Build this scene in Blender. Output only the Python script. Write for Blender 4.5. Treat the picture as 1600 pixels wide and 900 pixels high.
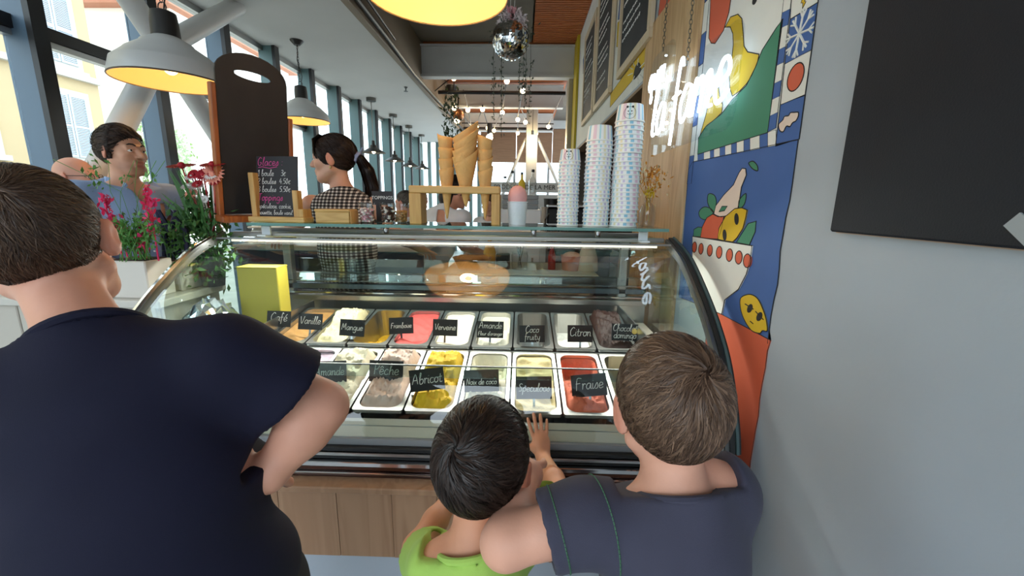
import bpy, bmesh, math, random
import numpy as np
from mathutils import Vector, Matrix, Euler
random.seed(7); rng = np.random.default_rng(7)
for _o in list(bpy.data.objects): bpy.data.objects.remove(_o)
SC = bpy.context.scene
COL = SC.collection
PI = math.pi
# ------------------------------------------------------------------ camera
CAM = Vector((0.0, 0.0, 1.40)); FPX = 645.0
PITCH, YAW, ROLL = math.radians(11.7), math.radians(1.3), math.radians(0.8)
CROT = Matrix.Rotation(YAW, 3, 'Z') @ Matrix.Rotation(PI/2 - PITCH, 3, 'X') @ Matrix.Rotation(ROLL, 3, 'Z')
cam_data = bpy.data.cameras.new('camera'); cam_data.sensor_width = 36; cam_data.lens = 36*FPX/1600
cam_data.clip_start = 0.02; cam_data.clip_end = 200
cam_ob = bpy.data.objects.new('camera', cam_data); COL.objects.link(cam_ob)
cam_ob.matrix_world = Matrix.Translation(CAM) @ CROT.to_4x4()
SC.camera = cam_ob
# ------------------------------------------------------------------ world, lights, exposure
W = bpy.data.worlds.new('overcast_sky'); SC.world = W; W.use_nodes = True
_bg = W.node_tree.nodes['Background']
_bg.inputs[0].default_value = (0.78, 0.90, 1.0, 1); _bg.inputs[1].default_value = 4.0
vs = SC.view_settings
vs.view_transform = 'Standard'; vs.look = 'None'; vs.gamma = 1.0; vs.use_curve_mapping = False
vs.exposure = 0.42
SC.display_settings.display_device = 'sRGB'

def U(px, py, Y=None, X=None, Z=None, d=None):
    """world point seen at a photo pixel, at a given world plane or axial distance d"""
    r = CROT @ Vector(((px-800)/FPX, -(py-450)/FPX, -1.0))
    if Y is not None: t = (Y-CAM.y)/r.y
    elif X is not None: t = (X-CAM.x)/r.x
    elif Z is not None: t = (Z-CAM.z)/r.z
    else: t = d
    return CAM + r*t
def P(v):
    """photo pixel of a world point"""
    q = CROT.transposed() @ (Vector(v)-CAM)
    return (800+FPX*q.x/-q.z, 450-FPX*q.y/-q.z)

# ------------------------------------------------------------------ materials
def s2l(c):
    c = c/255.0
    return c/12.92 if c <= 0.04045 else ((c+0.055)/1.055)**2.4
def rgb(r, g, b): return (s2l(r), s2l(g), s2l(b), 1)
MATS = {}
def mat(name, col=(200,200,200), rough=0.5, metal=0.0, spec=0.5, bump=0.0, bscale=80.0, vary=0.0, vscale=6.0,
        emit=None, estr=0.0, sheen=0.0, sss=0.0, coat=0.0, trans=0.0, attr=None, stretch=None, ior=1.45, alpha=1.0):
    if name in MATS: return MATS[name]
    m = bpy.data.materials.new(name); m.use_nodes = True; MATS[name] = m
    nt = m.node_tree; b = nt.nodes['Principled BSDF']
    c = rgb(*col)
    b.inputs['Base Color'].default_value = c
    b.inputs['Roughness'].default_value = rough; b.inputs['Metallic'].default_value = metal
    b.inputs['Specular IOR Level'].default_value = spec; b.inputs['IOR'].default_value = ior
    b.inputs['Coat Weight'].default_value = coat; b.inputs['Sheen Weight'].default_value = sheen
    b.inputs['Transmission Weight'].default_value = trans; b.inputs['Alpha'].default_value = alpha
    if sss: 
        b.inputs['Subsurface Weight'].default_value = sss; b.inputs['Subsurface Radius'].default_value = (0.012,0.005,0.003)
        b.inputs['Subsurface Scale'].default_value = 0.5
    if emit: b.inputs['Emission Color'].default_value = rgb(*emit); b.inputs['Emission Strength'].default_value = estr
    tc = None
    def coords():
        nonlocal tc
        if tc is None:
            t = nt.nodes.new('ShaderNodeTexCoord'); tc = t.outputs['Object']
            if stretch:
                mp = nt.nodes.new('ShaderNodeMapping'); mp.inputs['Scale'].default_value = stretch
                nt.links.new(tc, mp.inputs['Vector']); tc = mp.outputs['Vector']
        return tc
    base = None
    if attr:
        a = nt.nodes.new('ShaderNodeAttribute'); a.attribute_name = attr; base = a.outputs['Color']
        nt.links.new(base, b.inputs['Base Color'])
    if vary:
        n = nt.nodes.new('ShaderNodeTexNoise'); n.inputs['Scale'].default_value = vscale; n.inputs['Detail'].default_value = 5
        nt.links.new(coords(), n.inputs['Vector'])
        mr = nt.nodes.new('ShaderNodeMapRange'); mr.inputs[1].default_value = 0.3; mr.inputs[2].default_value = 0.7
        mr.inputs[3].default_value = 1-vary; mr.inputs[4].default_value = 1+vary
        nt.links.new(n.outputs['Fac'], mr.inputs[0])
        mx = nt.nodes.new('ShaderNodeVectorMath'); mx.operation = 'SCALE'
        if base is not None: nt.links.new(base, mx.inputs[0])
        else: mx.inputs[0].default_value = c[:3]
        nt.links.new(mr.outputs[0], mx.inputs['Scale']); nt.links.new(mx.outputs[0], b.inputs['Base Color'])
    if bump:
        n = nt.nodes.new('ShaderNodeTexNoise'); n.inputs['Scale'].default_value = bscale; n.inputs['Detail'].default_value = 4
        nt.links.new(coords(), n.inputs['Vector'])
        bp = nt.nodes.new('ShaderNodeBump'); bp.inputs['Strength'].default_value = bump; bp.inputs['Distance'].default_value = 0.004
        nt.links.new(n.outputs['Fac'], bp.inputs['Height']); nt.links.new(bp.outputs[0], b.inputs['Normal'])
    return m
def wood(name, c1, c2, rough=0.5, axis='Z', scale=1.0, coat=0.0):
    """pine-like grain running along one axis, with a few knots"""
    if name in MATS: return MATS[name]
    m = mat(name, c1, rough, coat=coat); nt = m.node_tree; b = nt.nodes['Principled BSDF']
    t = nt.nodes.new('ShaderNodeTexCoord'); mp = nt.nodes.new('ShaderNodeMapping')
    s = {'Z': (14,14,1.1), 'X': (1.1,14,14), 'Y': (14,1.1,14)}[axis]
    mp.inputs['Scale'].default_value = tuple(k*scale for k in s)
    nt.links.new(t.outputs['Object'], mp.inputs['Vector'])
    n = nt.nodes.new('ShaderNodeTexNoise'); n.inputs['Scale'].default_value = 1.0; n.inputs['Detail'].default_value = 3; n.inputs['Distortion'].default_value = 0.6
    nt.links.new(mp.outputs[0], n.inputs['Vector'])
    wv = nt.nodes.new('ShaderNodeMath'); wv.operation = 'MULTIPLY'; wv.inputs[1].default_value = 38
    nt.links.new(n.outputs['Fac'], wv.inputs[0])
    sn = nt.nodes.new('ShaderNodeMath'); sn.operation = 'SINE'; nt.links.new(wv.outputs[0], sn.inputs[0])
    mr = nt.nodes.new('ShaderNodeMapRange'); mr.inputs[1].default_value = -1; mr.inputs[2].default_value = 1
    nt.links.new(sn.outputs[0], mr.inputs[0])
    n2 = nt.nodes.new('ShaderNodeTexNoise'); n2.inputs['Scale'].default_value = 0.35; nt.links.new(mp.outputs[0], n2.inputs['Vector'])
    ad = nt.nodes.new('ShaderNodeMath'); ad.operation = 'MULTIPLY'; nt.links.new(mr.outputs[0], ad.inputs[0]); nt.links.new(n2.outputs['Fac'], ad.inputs[1])
    cr = nt.nodes.new('ShaderNodeMix'); cr.data_type = 'RGBA'
    cr.inputs[6].default_value = rgb(*c1); cr.inputs[7].default_value = rgb(*c2)
    nt.links.new(ad.outputs[0], cr.inputs[0]); nt.links.new(cr.outputs[2], b.inputs['Base Color'])
    return m
def thin_glass(name, tint=(235,245,242), refl=1.0, rough=0.0):
    if name in MATS: return MATS[name]
    m = bpy.data.materials.new(name); m.use_nodes = True; MATS[name] = m
    nt = m.node_tree; nt.nodes.clear()
    o = nt.nodes.new('ShaderNodeOutputMaterial'); mx = nt.nodes.new('ShaderNodeMixShader')
    t = nt.nodes.new('ShaderNodeBsdfTransparent'); t.inputs[0].default_value = rgb(*tint)
    g = nt.nodes.new('ShaderNodeBsdfGlossy'); g.inputs['Roughness'].default_value = rough
    f = nt.nodes.new('ShaderNodeFresnel')
    gm = nt.nodes.new('ShaderNodeNewGeometry'); io = nt.nodes.new('ShaderNodeMath'); io.operation = 'MULTIPLY_ADD'   # same reflectance from both faces of a sheet
    io.inputs[1].default_value = 1/1.5-1.5; io.inputs[2].default_value = 1.5
    nt.links.new(gm.outputs['Backfacing'], io.inputs[0]); nt.links.new(io.outputs[0], f.inputs[0])
    k = nt.nodes.new('ShaderNodeMath'); k.operation = 'MULTIPLY'; k.inputs[1].default_value = refl; k.use_clamp = True
    nt.links.new(f.outputs[0], k.inputs[0]); nt.links.new(k.outputs[0], mx.inputs[0])
    nt.links.new(t.outputs[0], mx.inputs[1]); nt.links.new(g.outputs[0], mx.inputs[2]); nt.links.new(mx.outputs[0], o.inputs[0])
    return m
def emis(name, col, strength):
    if name in MATS: return MATS[name]
    m = bpy.data.materials.new(name); m.use_nodes = True; MATS[name] = m
    nt = m.node_tree; nt.nodes.clear()
    o = nt.nodes.new('ShaderNodeOutputMaterial'); e = nt.nodes.new('ShaderNodeEmission')
    e.inputs[0].default_value = rgb(*col); e.inputs[1].default_value = strength
    nt.links.new(e.outputs[0], o.inputs[0]); return m

# ------------------------------------------------------------------ objects and meshes
def tag(o, label=None, cat=None, group=None, kind=None):
    if label: o['label'] = label
    if cat: o['category'] = cat
    if group: o['group'] = group
    if kind: o['kind'] = kind
    return o
def empty(name, loc=(0,0,0), label=None, cat=None, group=None, kind=None, rz=0.0):
    o = bpy.data.objects.new(name, None); COL.objects.link(o); o.location = loc; o.rotation_euler = (0,0,rz)
    o.empty_display_size = 0.05
    return tag(o, label, cat, group, kind)
class MB:
    """collects shapes; build() links them as one mesh object"""
    def __init__(s): s.v = []; s.f = []; s.smooth = False
    def add(s, v, f):
        n = len(s.v); s.v.extend([tuple(p) for p in v]); s.f.extend([tuple(i+n for i in q) for q in f]); return s
    def box(s, x0, x1, y0, y1, z0, z1, M=None, ch=0.0):
        if ch > 0:
            bm = bmesh.new(); bmesh.ops.create_cube(bm, size=1.0)
            for q in bm.verts:
                q.co = Vector(((x0+x1)/2+q.co.x*(x1-x0), (y0+y1)/2+q.co.y*(y1-y0), (z0+z1)/2+q.co.z*(z1-z0)))
            bmesh.ops.bevel(bm, geom=list(bm.edges), offset=ch, segments=1, affect='EDGES', profile=0.5)
            bm.verts.index_update()
            v = [q.co.copy() for q in bm.verts]; f = [[q.index for q in fc.verts] for fc in bm.faces]; bm.free()
        else:
            v = [Vector((x,y,z)) for z in (z0,z1) for y in (y0,y1) for x in (x0,x1)]
            f = [(0,2,3,1),(4,5,7,6),(0,1,5,4),(2,6,7,3),(0,4,6,2),(1,3,7,5)]
        if M is not None: v = [M @ q for q in v]
        return s.add(v, f)
    def lathe(s, prof, seg=24, M=None, close=False):
        n = len(prof); v = []; f = []
        for (r, z) in prof:
            for k in range(seg):
                a = 2*PI*k/seg; v.append(Vector((r*math.cos(a), r*math.sin(a), z)))
        for i in range(n-1):
            for k in range(seg):
                k2 = (k+1) % seg
                f.append((i*seg+k, i*seg+k2, (i+1)*seg+k2, (i+1)*seg+k))
        if close:
            f.append(tuple(reversed(range(seg)))); f.append(tuple((n-1)*seg+k for k in range(seg)))
        if M is not None: v = [M @ q for q in v]
        s.smooth = True
        return s.add(v, f)
    def tube(s, pts, r, seg=8, cap=True, closed=False):
        pts = [Vector(p) for p in pts]; n = len(pts)
        rr = r if hasattr(r, '__len__') else [r]*n
        v = []; f = []; up = None
        for i, p in enumerate(pts):
            if closed: t = pts[(i+1) % n]-pts[i-1]
            else: t = (pts[min(i+1,n-1)]-pts[max(i-1,0)])
            if t.length < 1e-9: t = Vector((0,0,1))
            t.normalize()
            if up is None:
                up = Vector((0,0,1)) if abs(t.z) < 0.9 else Vector((1,0,0))
            a = t.cross(up)
            if a.length < 1e-6: a = t.cross(Vector((0,1,0.1)))
            a.normalize(); b = a.cross(t); up = b
            for k in range(seg):
                w = 2*PI*k/seg; v.append(p+(a*math.cos(w)+b*math.sin(w))*rr[i])
        m = n if closed else n-1
        for i in range(m):
            j = (i+1) % n
            for k in range(seg):
                k2 = (k+1) % seg; f.append((i*seg+k, i*seg+k2, j*seg+k2, j*seg+k))
        if cap and not closed:
            f.append(tuple(reversed(range(seg)))); f.append(tuple((n-1)*seg+k for k in range(seg)))
        s.smooth = True
        return s.add(v, f)
    def prism(s, poly, d0, d1, M):
        """polygon in local xy, from z=d0 to z=d1"""
        n = len(poly)
        v = [M @ Vector((x,y,d0)) for x,y in poly]+[M @ Vector((x,y,d1)) for x,y in poly]
        f = [tuple(reversed(range(n))), tuple(range(n,2*n))]+[(i,(i+1)%n,n+(i+1)%n,n+i) for i in range(n)]
        return s.add(v, f)
    def ball(s, c, r, seg=12, rings=8, M=None):
        rr = r if hasattr(r, '__len__') else (r,r,r)
        v = [Vector((0,0,-1))]
        for i in range(1, rings):
            a = -PI/2+PI*i/rings
            for k in range(seg):
                w = 2*PI*k/seg; v.append(Vector((math.cos(a)*math.cos(w), math.cos(a)*math.sin(w), math.sin(a))))
        v.append(Vector((0,0,1))); f = []
        for k in range(seg): f.append((0, 1+(k+1)%seg, 1+k))
        for i in range(rings-2):
            for k in range(seg):
                a = 1+i*seg+k; b = 1+i*seg+(k+1)%seg; f.append((a, b, b+seg, a+seg))
        t = len(v)-1; o = 1+(rings-2)*seg
        for k in range(seg): f.append((o+k, o+(k+1)%seg, t))
        w = []
        for q in v:
            q = Vector((q.x*rr[0], q.y*rr[1], q.z*rr[2]))
            if M is not None: q = M @ q
            w.append(q+Vector(c))
        s.smooth = True
        return s.add(w, f)
    def mesh(s, name, m=None):
        me = bpy.data.meshes.new(name); me.from_pydata(s.v, [], s.f); me.update()
        if m is not None:
            for q in (m if isinstance(m, (list,tuple)) else [m]): me.materials.append(q)
        if s.smooth:
            me.polygons.foreach_set('use_smooth', [True]*len(me.polygons))
            try: me.set_sharp_from_angle(angle=math.radians(40))
            except Exception: pass
        return me
    def build(s, name, m, parent=None, **kw):
        return link(name, s.mesh(name, m), parent, **kw)
def link(name, me, parent=None, label=None, cat=None, group=None, kind=None, loc=None):
    o = bpy.data.objects.new(name, me); COL.objects.link(o)
    if parent is not None: o.parent = parent
    if loc is not None: o.location = loc
    return tag(o, label, cat, group, kind)
def box(name, m, b, parent=None, ch=0.0, **kw):
    return MB().box(*b, ch=ch).build(name, m, parent, **kw)
def copy_tree(o, parent=None):
    c = o.copy(); COL.objects.link(c); c.parent = parent
    for ch in list(o.children): copy_tree(ch, c)
    return c
def T(x, y, z): return Matrix.Translation((x,y,z))
def R(a, ax): return Matrix.Rotation(a, 4, ax)
ORD = ['topmost','second','third','fourth','fifth','sixth','seventh','eighth','ninth','tenth','eleventh','twelfth','thirteenth','fourteenth','fifteenth',
 'sixteenth','seventeenth','eighteenth','nineteenth','twentieth','twenty-first','twenty-second','twenty-third','twenty-fourth','twenty-fifth','twenty-sixth','twenty-seventh']

# ------------------------------------------------------------------ hand lettering (stroke font)
G = {
'a': (.52, [[(.42,.45),(.2,.5),(.04,.25),(.15,.0),(.33,.1),(.42,.45),(.42,.08),(.52,.02)]]),
'b': (.48, [[(.06,.4),(.2,.95),(.1,.98),(.08,.05),(.3,.0),(.42,.25),(.3,.45),(.12,.35)]]),
'c': (.44, [[(.38,.42),(.2,.5),(.04,.25),(.16,.0),(.4,.08)]]),
'd': (.52, [[(.4,.42),(.2,.48),(.04,.22),(.18,.0),(.38,.15),(.44,.98),(.42,.08),(.52,.02)]]),
'e': (.44, [[(.05,.22),(.36,.3),(.3,.48),(.14,.48),(.04,.22),(.16,.0),(.42,.1)]]),
'f': (.36, [[(.3,.85),(.22,.98),(.14,.8),(.12,-.3)],[(0,.45),(.3,.48)]]),
'g': (.5, [[(.42,.45),(.2,.5),(.04,.25),(.18,.02),(.4,.2),(.42,.45),(.4,-.25),(.2,-.38),(.05,-.25)]]),
'h': (.5, [[(.04,.3),(.2,.9),(.1,.98),(.07,.0),(.1,.3),(.28,.48),(.38,.3),(.38,.05),(.48,.02)]]),
'i': (.2, [[(.08,.48),(.07,.06),(.18,.02)],[(.09,.68),(.1,.72)]]),
'j': (.22, [[(.14,.48),(.12,-.3),(-.02,-.3)],[(.15,.68),(.16,.72)]]),
'k': (.45, [[(.08,.98),(.07,0)],[(.38,.48),(.1,.22),(.4,0)]]),
'l': (.26, [[(.04,.2),(.2,.85),(.12,.98),(.07,.1),(.24,.02)]]),
'm': (.72, [[(.03,.4),(.07,.48),(.07,.0),(.1,.35),(.26,.48),(.32,.3),(.32,.0),(.36,.35),(.52,.48),(.58,.3),(.58,.05),(.7,.02)]]),
'n': (.48, [[(.03,.4),(.07,.48),(.07,.0),(.1,.35),(.28,.48),(.36,.3),(.36,.05),(.47,.02)]]),
'o': (.46, [[(.3,.47),(.12,.46),(.03,.2),(.16,.0),(.36,.1),(.38,.35),(.26,.48),(.46,.44)]]),
'p': (.5, [[(.07,.48),(.06,-.4)],[(.07,.35),(.26,.5),(.42,.28),(.28,.02),(.08,.12)]]),
'q': (.5, [[(.4,.45),(.2,.5),(.04,.25),(.18,.02),(.38,.2),(.4,.48),(.4,-.35),(.5,-.2)]]),
'r': (.36, [[(.04,.42),(.08,.48),(.08,.0),(.1,.32),(.22,.48),(.34,.42)]]),
's': (.4, [[(.02,.02),(.24,.5),(.32,.3),(.3,.05),(.12,.0)]]),
't': (.34, [[(.14,.8),(.12,.1),(.22,.0),(.34,.06)],[(.0,.5),(.3,.52)]]),
'u': (.5, [[(.06,.48),(.06,.12),(.18,.0),(.36,.12),(.4,.48),(.4,.08),(.5,.02)]]),
'v': (.44, [[(.02,.46),(.18,.0),(.38,.48)]]),
'x': (.42, [[(.02,.48),(.36,0)],[(.36,.48),(.02,0)]]),
'y': (.46, [[(.05,.48),(.1,.12),(.22,.05),(.38,.2)],[(.4,.48),(.34,-.25),(.14,-.36),(.04,-.22)]]),
'z': (.42, [[(.04,.46),(.36,.46),(.04,.0),(.4,.02)]]),
'A': (.68, [[(.02,0),(.3,.95),(.56,.0)],[(.1,.35),(.5,.38)]]),
'C': (.62, [[(.52,.85),(.34,.98),(.08,.6),(.14,.1),(.36,.0),(.58,.18)]]),
'E': (.56, [[(.46,.95),(.1,.92),(.08,.05),(.5,.04)],[(.08,.5),(.4,.52)]]),
'F': (.56, [[(.5,.95),(.12,.92),(.1,-.08)],[(.02,.5),(.4,.54)]]),
'G': (.62, [[(.5,.85),(.3,.98),(.06,.6),(.12,.1),(.36,.02),(.5,.35),(.3,.38)]]),
'H': (.66, [[(.1,.95),(.1,.0)],[(.48,.98),(.5,.0)],[(.0,.5),(.56,.5)]]),
'M': (.74, [[(.04,0),(.12,.95),(.32,.3),(.54,.98),(.6,.0)]]),
'N': (.66, [[(.06,0),(.1,.95),(.46,.02),(.5,.98)]]),
'P': (.52, [[(.1,0),(.12,.95),(.36,.95),(.44,.72),(.3,.5),(.1,.48)]]),
'S': (.5, [[(.44,.88),(.24,.98),(.08,.76),(.36,.4),(.34,.08),(.06,.06)]]),
'T': (.52, [[(.0,.92),(.5,.95)],[(.26,.94),(.24,0)]]),
'V': (.58, [[(.02,.95),(.24,.0),(.52,.98)]]),
'L': (.5, [[(.1,.95),(.08,.03),(.44,.04)]]),
'1': (.34, [[(.06,.7),(.2,.95),(.2,.0)],[(.06,0),(.32,0)]]),
'2': (.44, [[(.04,.78),(.2,.96),(.36,.7),(.04,.02),(.42,.03)]]),
'3': (.44, [[(.06,.9),(.3,.92),(.34,.65),(.14,.52),(.38,.35),(.3,.03),(.04,.06)]]),
'4': (.46, [[(.2,.95),(.03,.35),(.4,.36)],[(.3,.6),(.28,0)]]),
'5': (.44, [[(.38,.93),(.1,.92),(.08,.55),(.32,.5),(.36,.15),(.06,.03)]]),
'0': (.46, [[(.2,.95),(.04,.5),(.18,.02),(.38,.4),(.22,.95)]]),
'.': (.2, [[(.06,.0),(.09,.03)]]), ',': (.2, [[(.1,.06),(.04,-.12)]]), ':': (.24, [[(.1,.08),(.12,.1)],[(.1,.45),(.12,.48)]]),
"'": (.16, [[(.08,.98),(.06,.78)]]), ' ': (.3, []),
'€': (.42, [[(.38,.5),(.2,.58),(.06,.3),(.18,.0),(.38,.08)],[(.0,.34),(.28,.36)]]),
}
G['é'] = (G['e'][0], G['e'][1]+[[(.2,.62),(.36,.82)]]); G['ê'] = (G['e'][0], G['e'][1]+[[(.06,.6),(.2,.76),(.34,.6)]])
def smooth_poly(p, n=5):
    if len(p) < 3: return [Vector((a[0],a[1])) for a in p]
    q = [Vector((a[0],a[1])) for a in p]; out = []
    for i in range(len(q)-1):
        a, b, c, d = q[max(i-1,0)], q[i], q[i+1], q[min(i+2,len(q)-1)]
        for k in range(n):
            t = k/n
            out.append(0.5*((2*b)+(c-a)*t+(2*a-5*b+4*c-d)*t*t+(3*b-a-3*c+d)*t**3))
    out.append(q[-1]); return out
def text_width(t, size, sp=1.0): return sum(G.get(c, G[' '])[0] for c in t)*size*sp
def strokes(mb, text, size, M, r, sp=1.0, seg=4, slant=0.12, n=5, center=False):
    x = -text_width(text, size, sp)/2 if center else 0
    for c in text:
        w, st = G.get(c, G[' '])
        for s_ in st:
            mb.tube([M @ Vector((x+(p.x+slant*p.y)*size, p.y*size, 0)) for p in smooth_poly(s_, n)], r, seg=seg)
        x += w*size*sp
    return mb
def scribble(mb, L, h, M, r, rg):
    """illegible chalk writing: a run of small word-like wiggles"""
    x = 0
    while x < L:
        wl = rg.uniform(.12,.28)*h*6; n = max(4, int(wl/h*2.2)); p = []
        for i in range(n):
            p.append(M @ Vector((min(x+wl*i/(n-1), L), h*(0.5*((i % 2))+rg.uniform(-.1,.25)), 0)))
        mb.tube(p, r, seg=3); x += wl+h*0.8
def font_text(name, body, size, M, m, parent, depth=0.001, align='CENTER'):
    cu = bpy.data.curves.new(name, 'FONT'); cu.body = body; cu.size = size; cu.extrude = depth; cu.align_x = align; cu.align_y = 'CENTER'
    cu.resolution_u = 3
    o = bpy.data.objects.new(name+'_tmp', cu); COL.objects.link(o)
    dg = bpy.context.evaluated_depsgraph_get(); me = bpy.data.meshes.new_from_object(o.evaluated_get(dg)); bpy.data.objects.remove(o)
    me.transform(M); me.materials.clear(); me.materials.append(m); me.name = name
    return link(name, me, parent)
# ================================================================== setting
FX, SX, WX, CZ, UZ = -2.85, -1.49, 0.70, 3.0, 3.55
YB, YF = -3.0, 12.0
m_floor = mat('floor_tile', (156,156,156), 0.45, vary=0.12, vscale=3)
m_white = mat('white_paint', (205,206,204), 0.6, vary=0.04, vscale=4)
m_ceil = mat('ceiling_paint', (196,196,194), 0.75, vary=0.03, vscale=2)
m_conc = mat('concrete_slab', (118,112,103), 0.85, bump=0.3, bscale=12, vary=0.15, vscale=2)
m_slat = wood('slat_wood', (196,116,66), (158,84,44), 0.55, 'X')
m_wallp = mat('wall_plaster', (170,178,187), 0.8, bump=0.25, bscale=30, vary=0.04, vscale=3)
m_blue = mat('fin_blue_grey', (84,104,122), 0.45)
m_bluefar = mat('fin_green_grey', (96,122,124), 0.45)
m_black = mat('black_metal', (26,25,27), 0.45)
m_glass = thin_glass('window_glass', (246,250,250), 0.6)
m_trim = mat('fascia_tan', (128,112,92), 0.6)
m_plate = mat('grey_paint', (150,152,152), 0.6)
box('floor', m_floor, (FX-.1, 6, YB, YF+.2, -.1, 0), kind='structure')
box('ceiling', m_ceil, (FX-.02, SX, YB, YF, CZ, CZ+.35), kind='structure')
up = box('ceiling', m_conc, (SX, 4.0, YB, YF+.2, UZ+.06, UZ+.2), kind='structure')
mb = MB()
y = YB
while y < YF:
    x0 = 0.10 if y < 6.2 else SX+.08
    mb.box(x0, WX+.05, y, y+.034, UZ-.03, UZ+.02); y += .052
mb.build('slat', m_slat, up, kind='stuff')
box('soffit', m_conc, (SX+.06, 0.08, YB, 6.15, UZ-.02, UZ+.06), up)
tr = box('trim_1', m_trim, (SX-.02, SX+.05, YB, YF, CZ-.02, UZ+.06), kind='structure', ch=.008)
MB().tube([(SX+.075, 0.4, CZ+.05), (SX+.075, 3, CZ+.06), (SX+.08, 4.6, CZ+.02), (SX+.09, 5.6, CZ-.03), (SX+.08, 8, CZ+.03), (SX+.08, 11, CZ+.03)], .018, 6).build('cable', m_black, tr)
MB().tube([(SX+.13, 0.4, CZ+.15), (SX+.12, 3.2, CZ+.13), (SX+.10, 4.8, CZ+.08)], .012, 6).build('cable', m_black, tr)
for i, (yb, hh) in enumerate(((6.2,.36), (8.05,.34), (10.6,.36))):
    b = MB(); b.box(SX+.05, WX, yb, yb+.03, 3.12, 3.12+hh); b.box(SX+.05, WX, yb-.06, yb+.09, 3.09, 3.12); b.box(SX+.05, WX, yb-.06, yb+.09, 3.12+hh, 3.14+hh)
    b.build('trim_%d' % (i+2), m_white, kind='structure')
# right wall: full height beside the case, a header over the kitchen opening beyond
WO0, WO1 = 2.60, 5.86
b = MB(); b.box(WX, WX+.22, YB, WO0, 0, UZ+.1); wall_r = b.build('wall_right', m_wallp, kind='structure')
box('header', m_wallp, (WX, WX+.22, WO0, WO1, 2.10, UZ+.1), wall_r)
box('header_soffit', mat('soffit_brown', (140,112,84), .7), (WX-.004, WX+.224, WO0, WO1, 2.08, 2.10), wall_r)
box('low_wall', m_wallp, (WX, WX+.22, WO0, WO1, 0, .95), wall_r)
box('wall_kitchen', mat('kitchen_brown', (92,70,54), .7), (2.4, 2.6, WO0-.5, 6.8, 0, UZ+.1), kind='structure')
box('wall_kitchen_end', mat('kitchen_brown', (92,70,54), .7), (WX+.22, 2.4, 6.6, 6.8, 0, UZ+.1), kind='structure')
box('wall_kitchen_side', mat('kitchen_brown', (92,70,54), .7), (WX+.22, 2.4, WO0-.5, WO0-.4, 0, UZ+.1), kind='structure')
# post at the end of the header
pc = box('trim_5', mat('post_grey', (168,160,140), .4), (WX-.09, WX+.22, WO1+.35, WO1+.6, 0, UZ+.05), kind='structure', ch=.01)
box('edge_strip', mat('yellow_paint', (205,180,40), .6), (WX-.03, WX+.0, WO1, WO1+.34, 0.9, UZ), pc)
# left facade: fins, panes, transoms
w1 = empty('window_1', (FX, 4, 0), kind='structure')
w1.location = (0,0,0)
fin_me = MB().box(FX, FX+.15, -.03, .03, 0, CZ).mesh('fin', m_blue)
edge_me = MB().box(FX+.15, FX+.185, -.04, .04, 0, CZ).mesh('fin_edge', m_black)
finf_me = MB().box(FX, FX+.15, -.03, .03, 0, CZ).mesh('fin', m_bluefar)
PT = .78
pane_me = MB().box(FX+.01, FX+.016, .03, PT-.03, .12, CZ-.05).mesh('pane', m_glass)
tr_me = MB().box(FX-.01, FX+.07, .03, PT-.03, 2.29, 2.36).mesh('transom', m_black)
tr2_me = MB().box(FX+.0, FX+.055, .03, PT-.03, 2.255, 2.288).mesh('transom_lip', mat('alu', (170,170,168), .35, metal=.8))
sl_me = MB().box(FX-.03, FX+.1, .0, PT, .0, .12).mesh('sill', m_black)
for k in range(-7, 12):
    yk = 2.44+PT*k
    if yk > YF-.1: break
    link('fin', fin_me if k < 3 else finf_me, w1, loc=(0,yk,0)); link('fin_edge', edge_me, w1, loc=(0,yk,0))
    if yk+PT > YF+.4: continue
    link('pane', pane_me, w1, loc=(0,yk,0)); link('sill', sl_me, w1, loc=(0,yk,0))
    if k < 4: link('transom', tr_me, w1, loc=(0,yk,0)); link('transom_lip', tr2_me, w1, loc=(0,yk,0))
box('head_rail', mat('alu', (170,170,168), .35, metal=.8), (FX-.03, FX+.05, YB, YF, CZ-.05, CZ), w1)
# grey corner post with a white notice at the far left edge
# diagonal steel braces
m_brace = mat('brace_white', (206,205,202), .4)
node = Vector((-2.45, 2.99, 2.39)); r_b = .068
br = empty('trim_6', node, kind='structure')
def rel(p): return Vector(p)-node
for e in ((-2.45,2.42,3.0), (-2.45,3.85,3.0), (-2.45,1.34,0), (-2.45,5.06,0)):
    MB().tube([(0,0,0), rel(e)], r_b, 20).build('brace', m_brace, br)
MB().ball((0,0,0), .095, 16, 12).build('node', m_brace, br)
# far facade and back wall
w2 = empty('window_2', (0,YF,0), kind='structure')
x = FX
ff = MB().box(-.045, .045, -.12, 0, 0, CZ).mesh('fin', m_bluefar)
pf = MB().box(.045, .185, -.01, -.004, 0, CZ).mesh('pane', m_glass)
while x < -1.2:
    link('fin', ff, w2, loc=(x,0,0)); link('pane', pf, w2, loc=(x,0,0)); x += .23
m_brown = wood('panel_brown', (150,118,92), (128,98,74), .6, 'X')
wb = empty('wall_back', (0,YF,0), kind='structure')
box('upper_panel', m_white, (-1.2, 5, 0, .15, 3.40, UZ+.3), wb)
for i in range(5):
    box('panel', m_brown, (-1.2+i*1.0, -1.2+i*1.0+.985, 0, .12, 2.5, 3.39), wb, ch=.006)
box('lower_wall', m_white, (-1.2, 5, 0, .15, 0, 1.1), wb)
w3 = empty('window_3', (0,YF,0), kind='structure')
for i in range(5):
    x0 = -1.2+i*.95
    box('frame', m_plate, (x0-.03, x0+.03, -.03, .05, 1.1, 2.5), w3); box('pane', m_glass, (x0+.03, x0+.92, 0, .006, 1.1, 2.5), w3)
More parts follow.
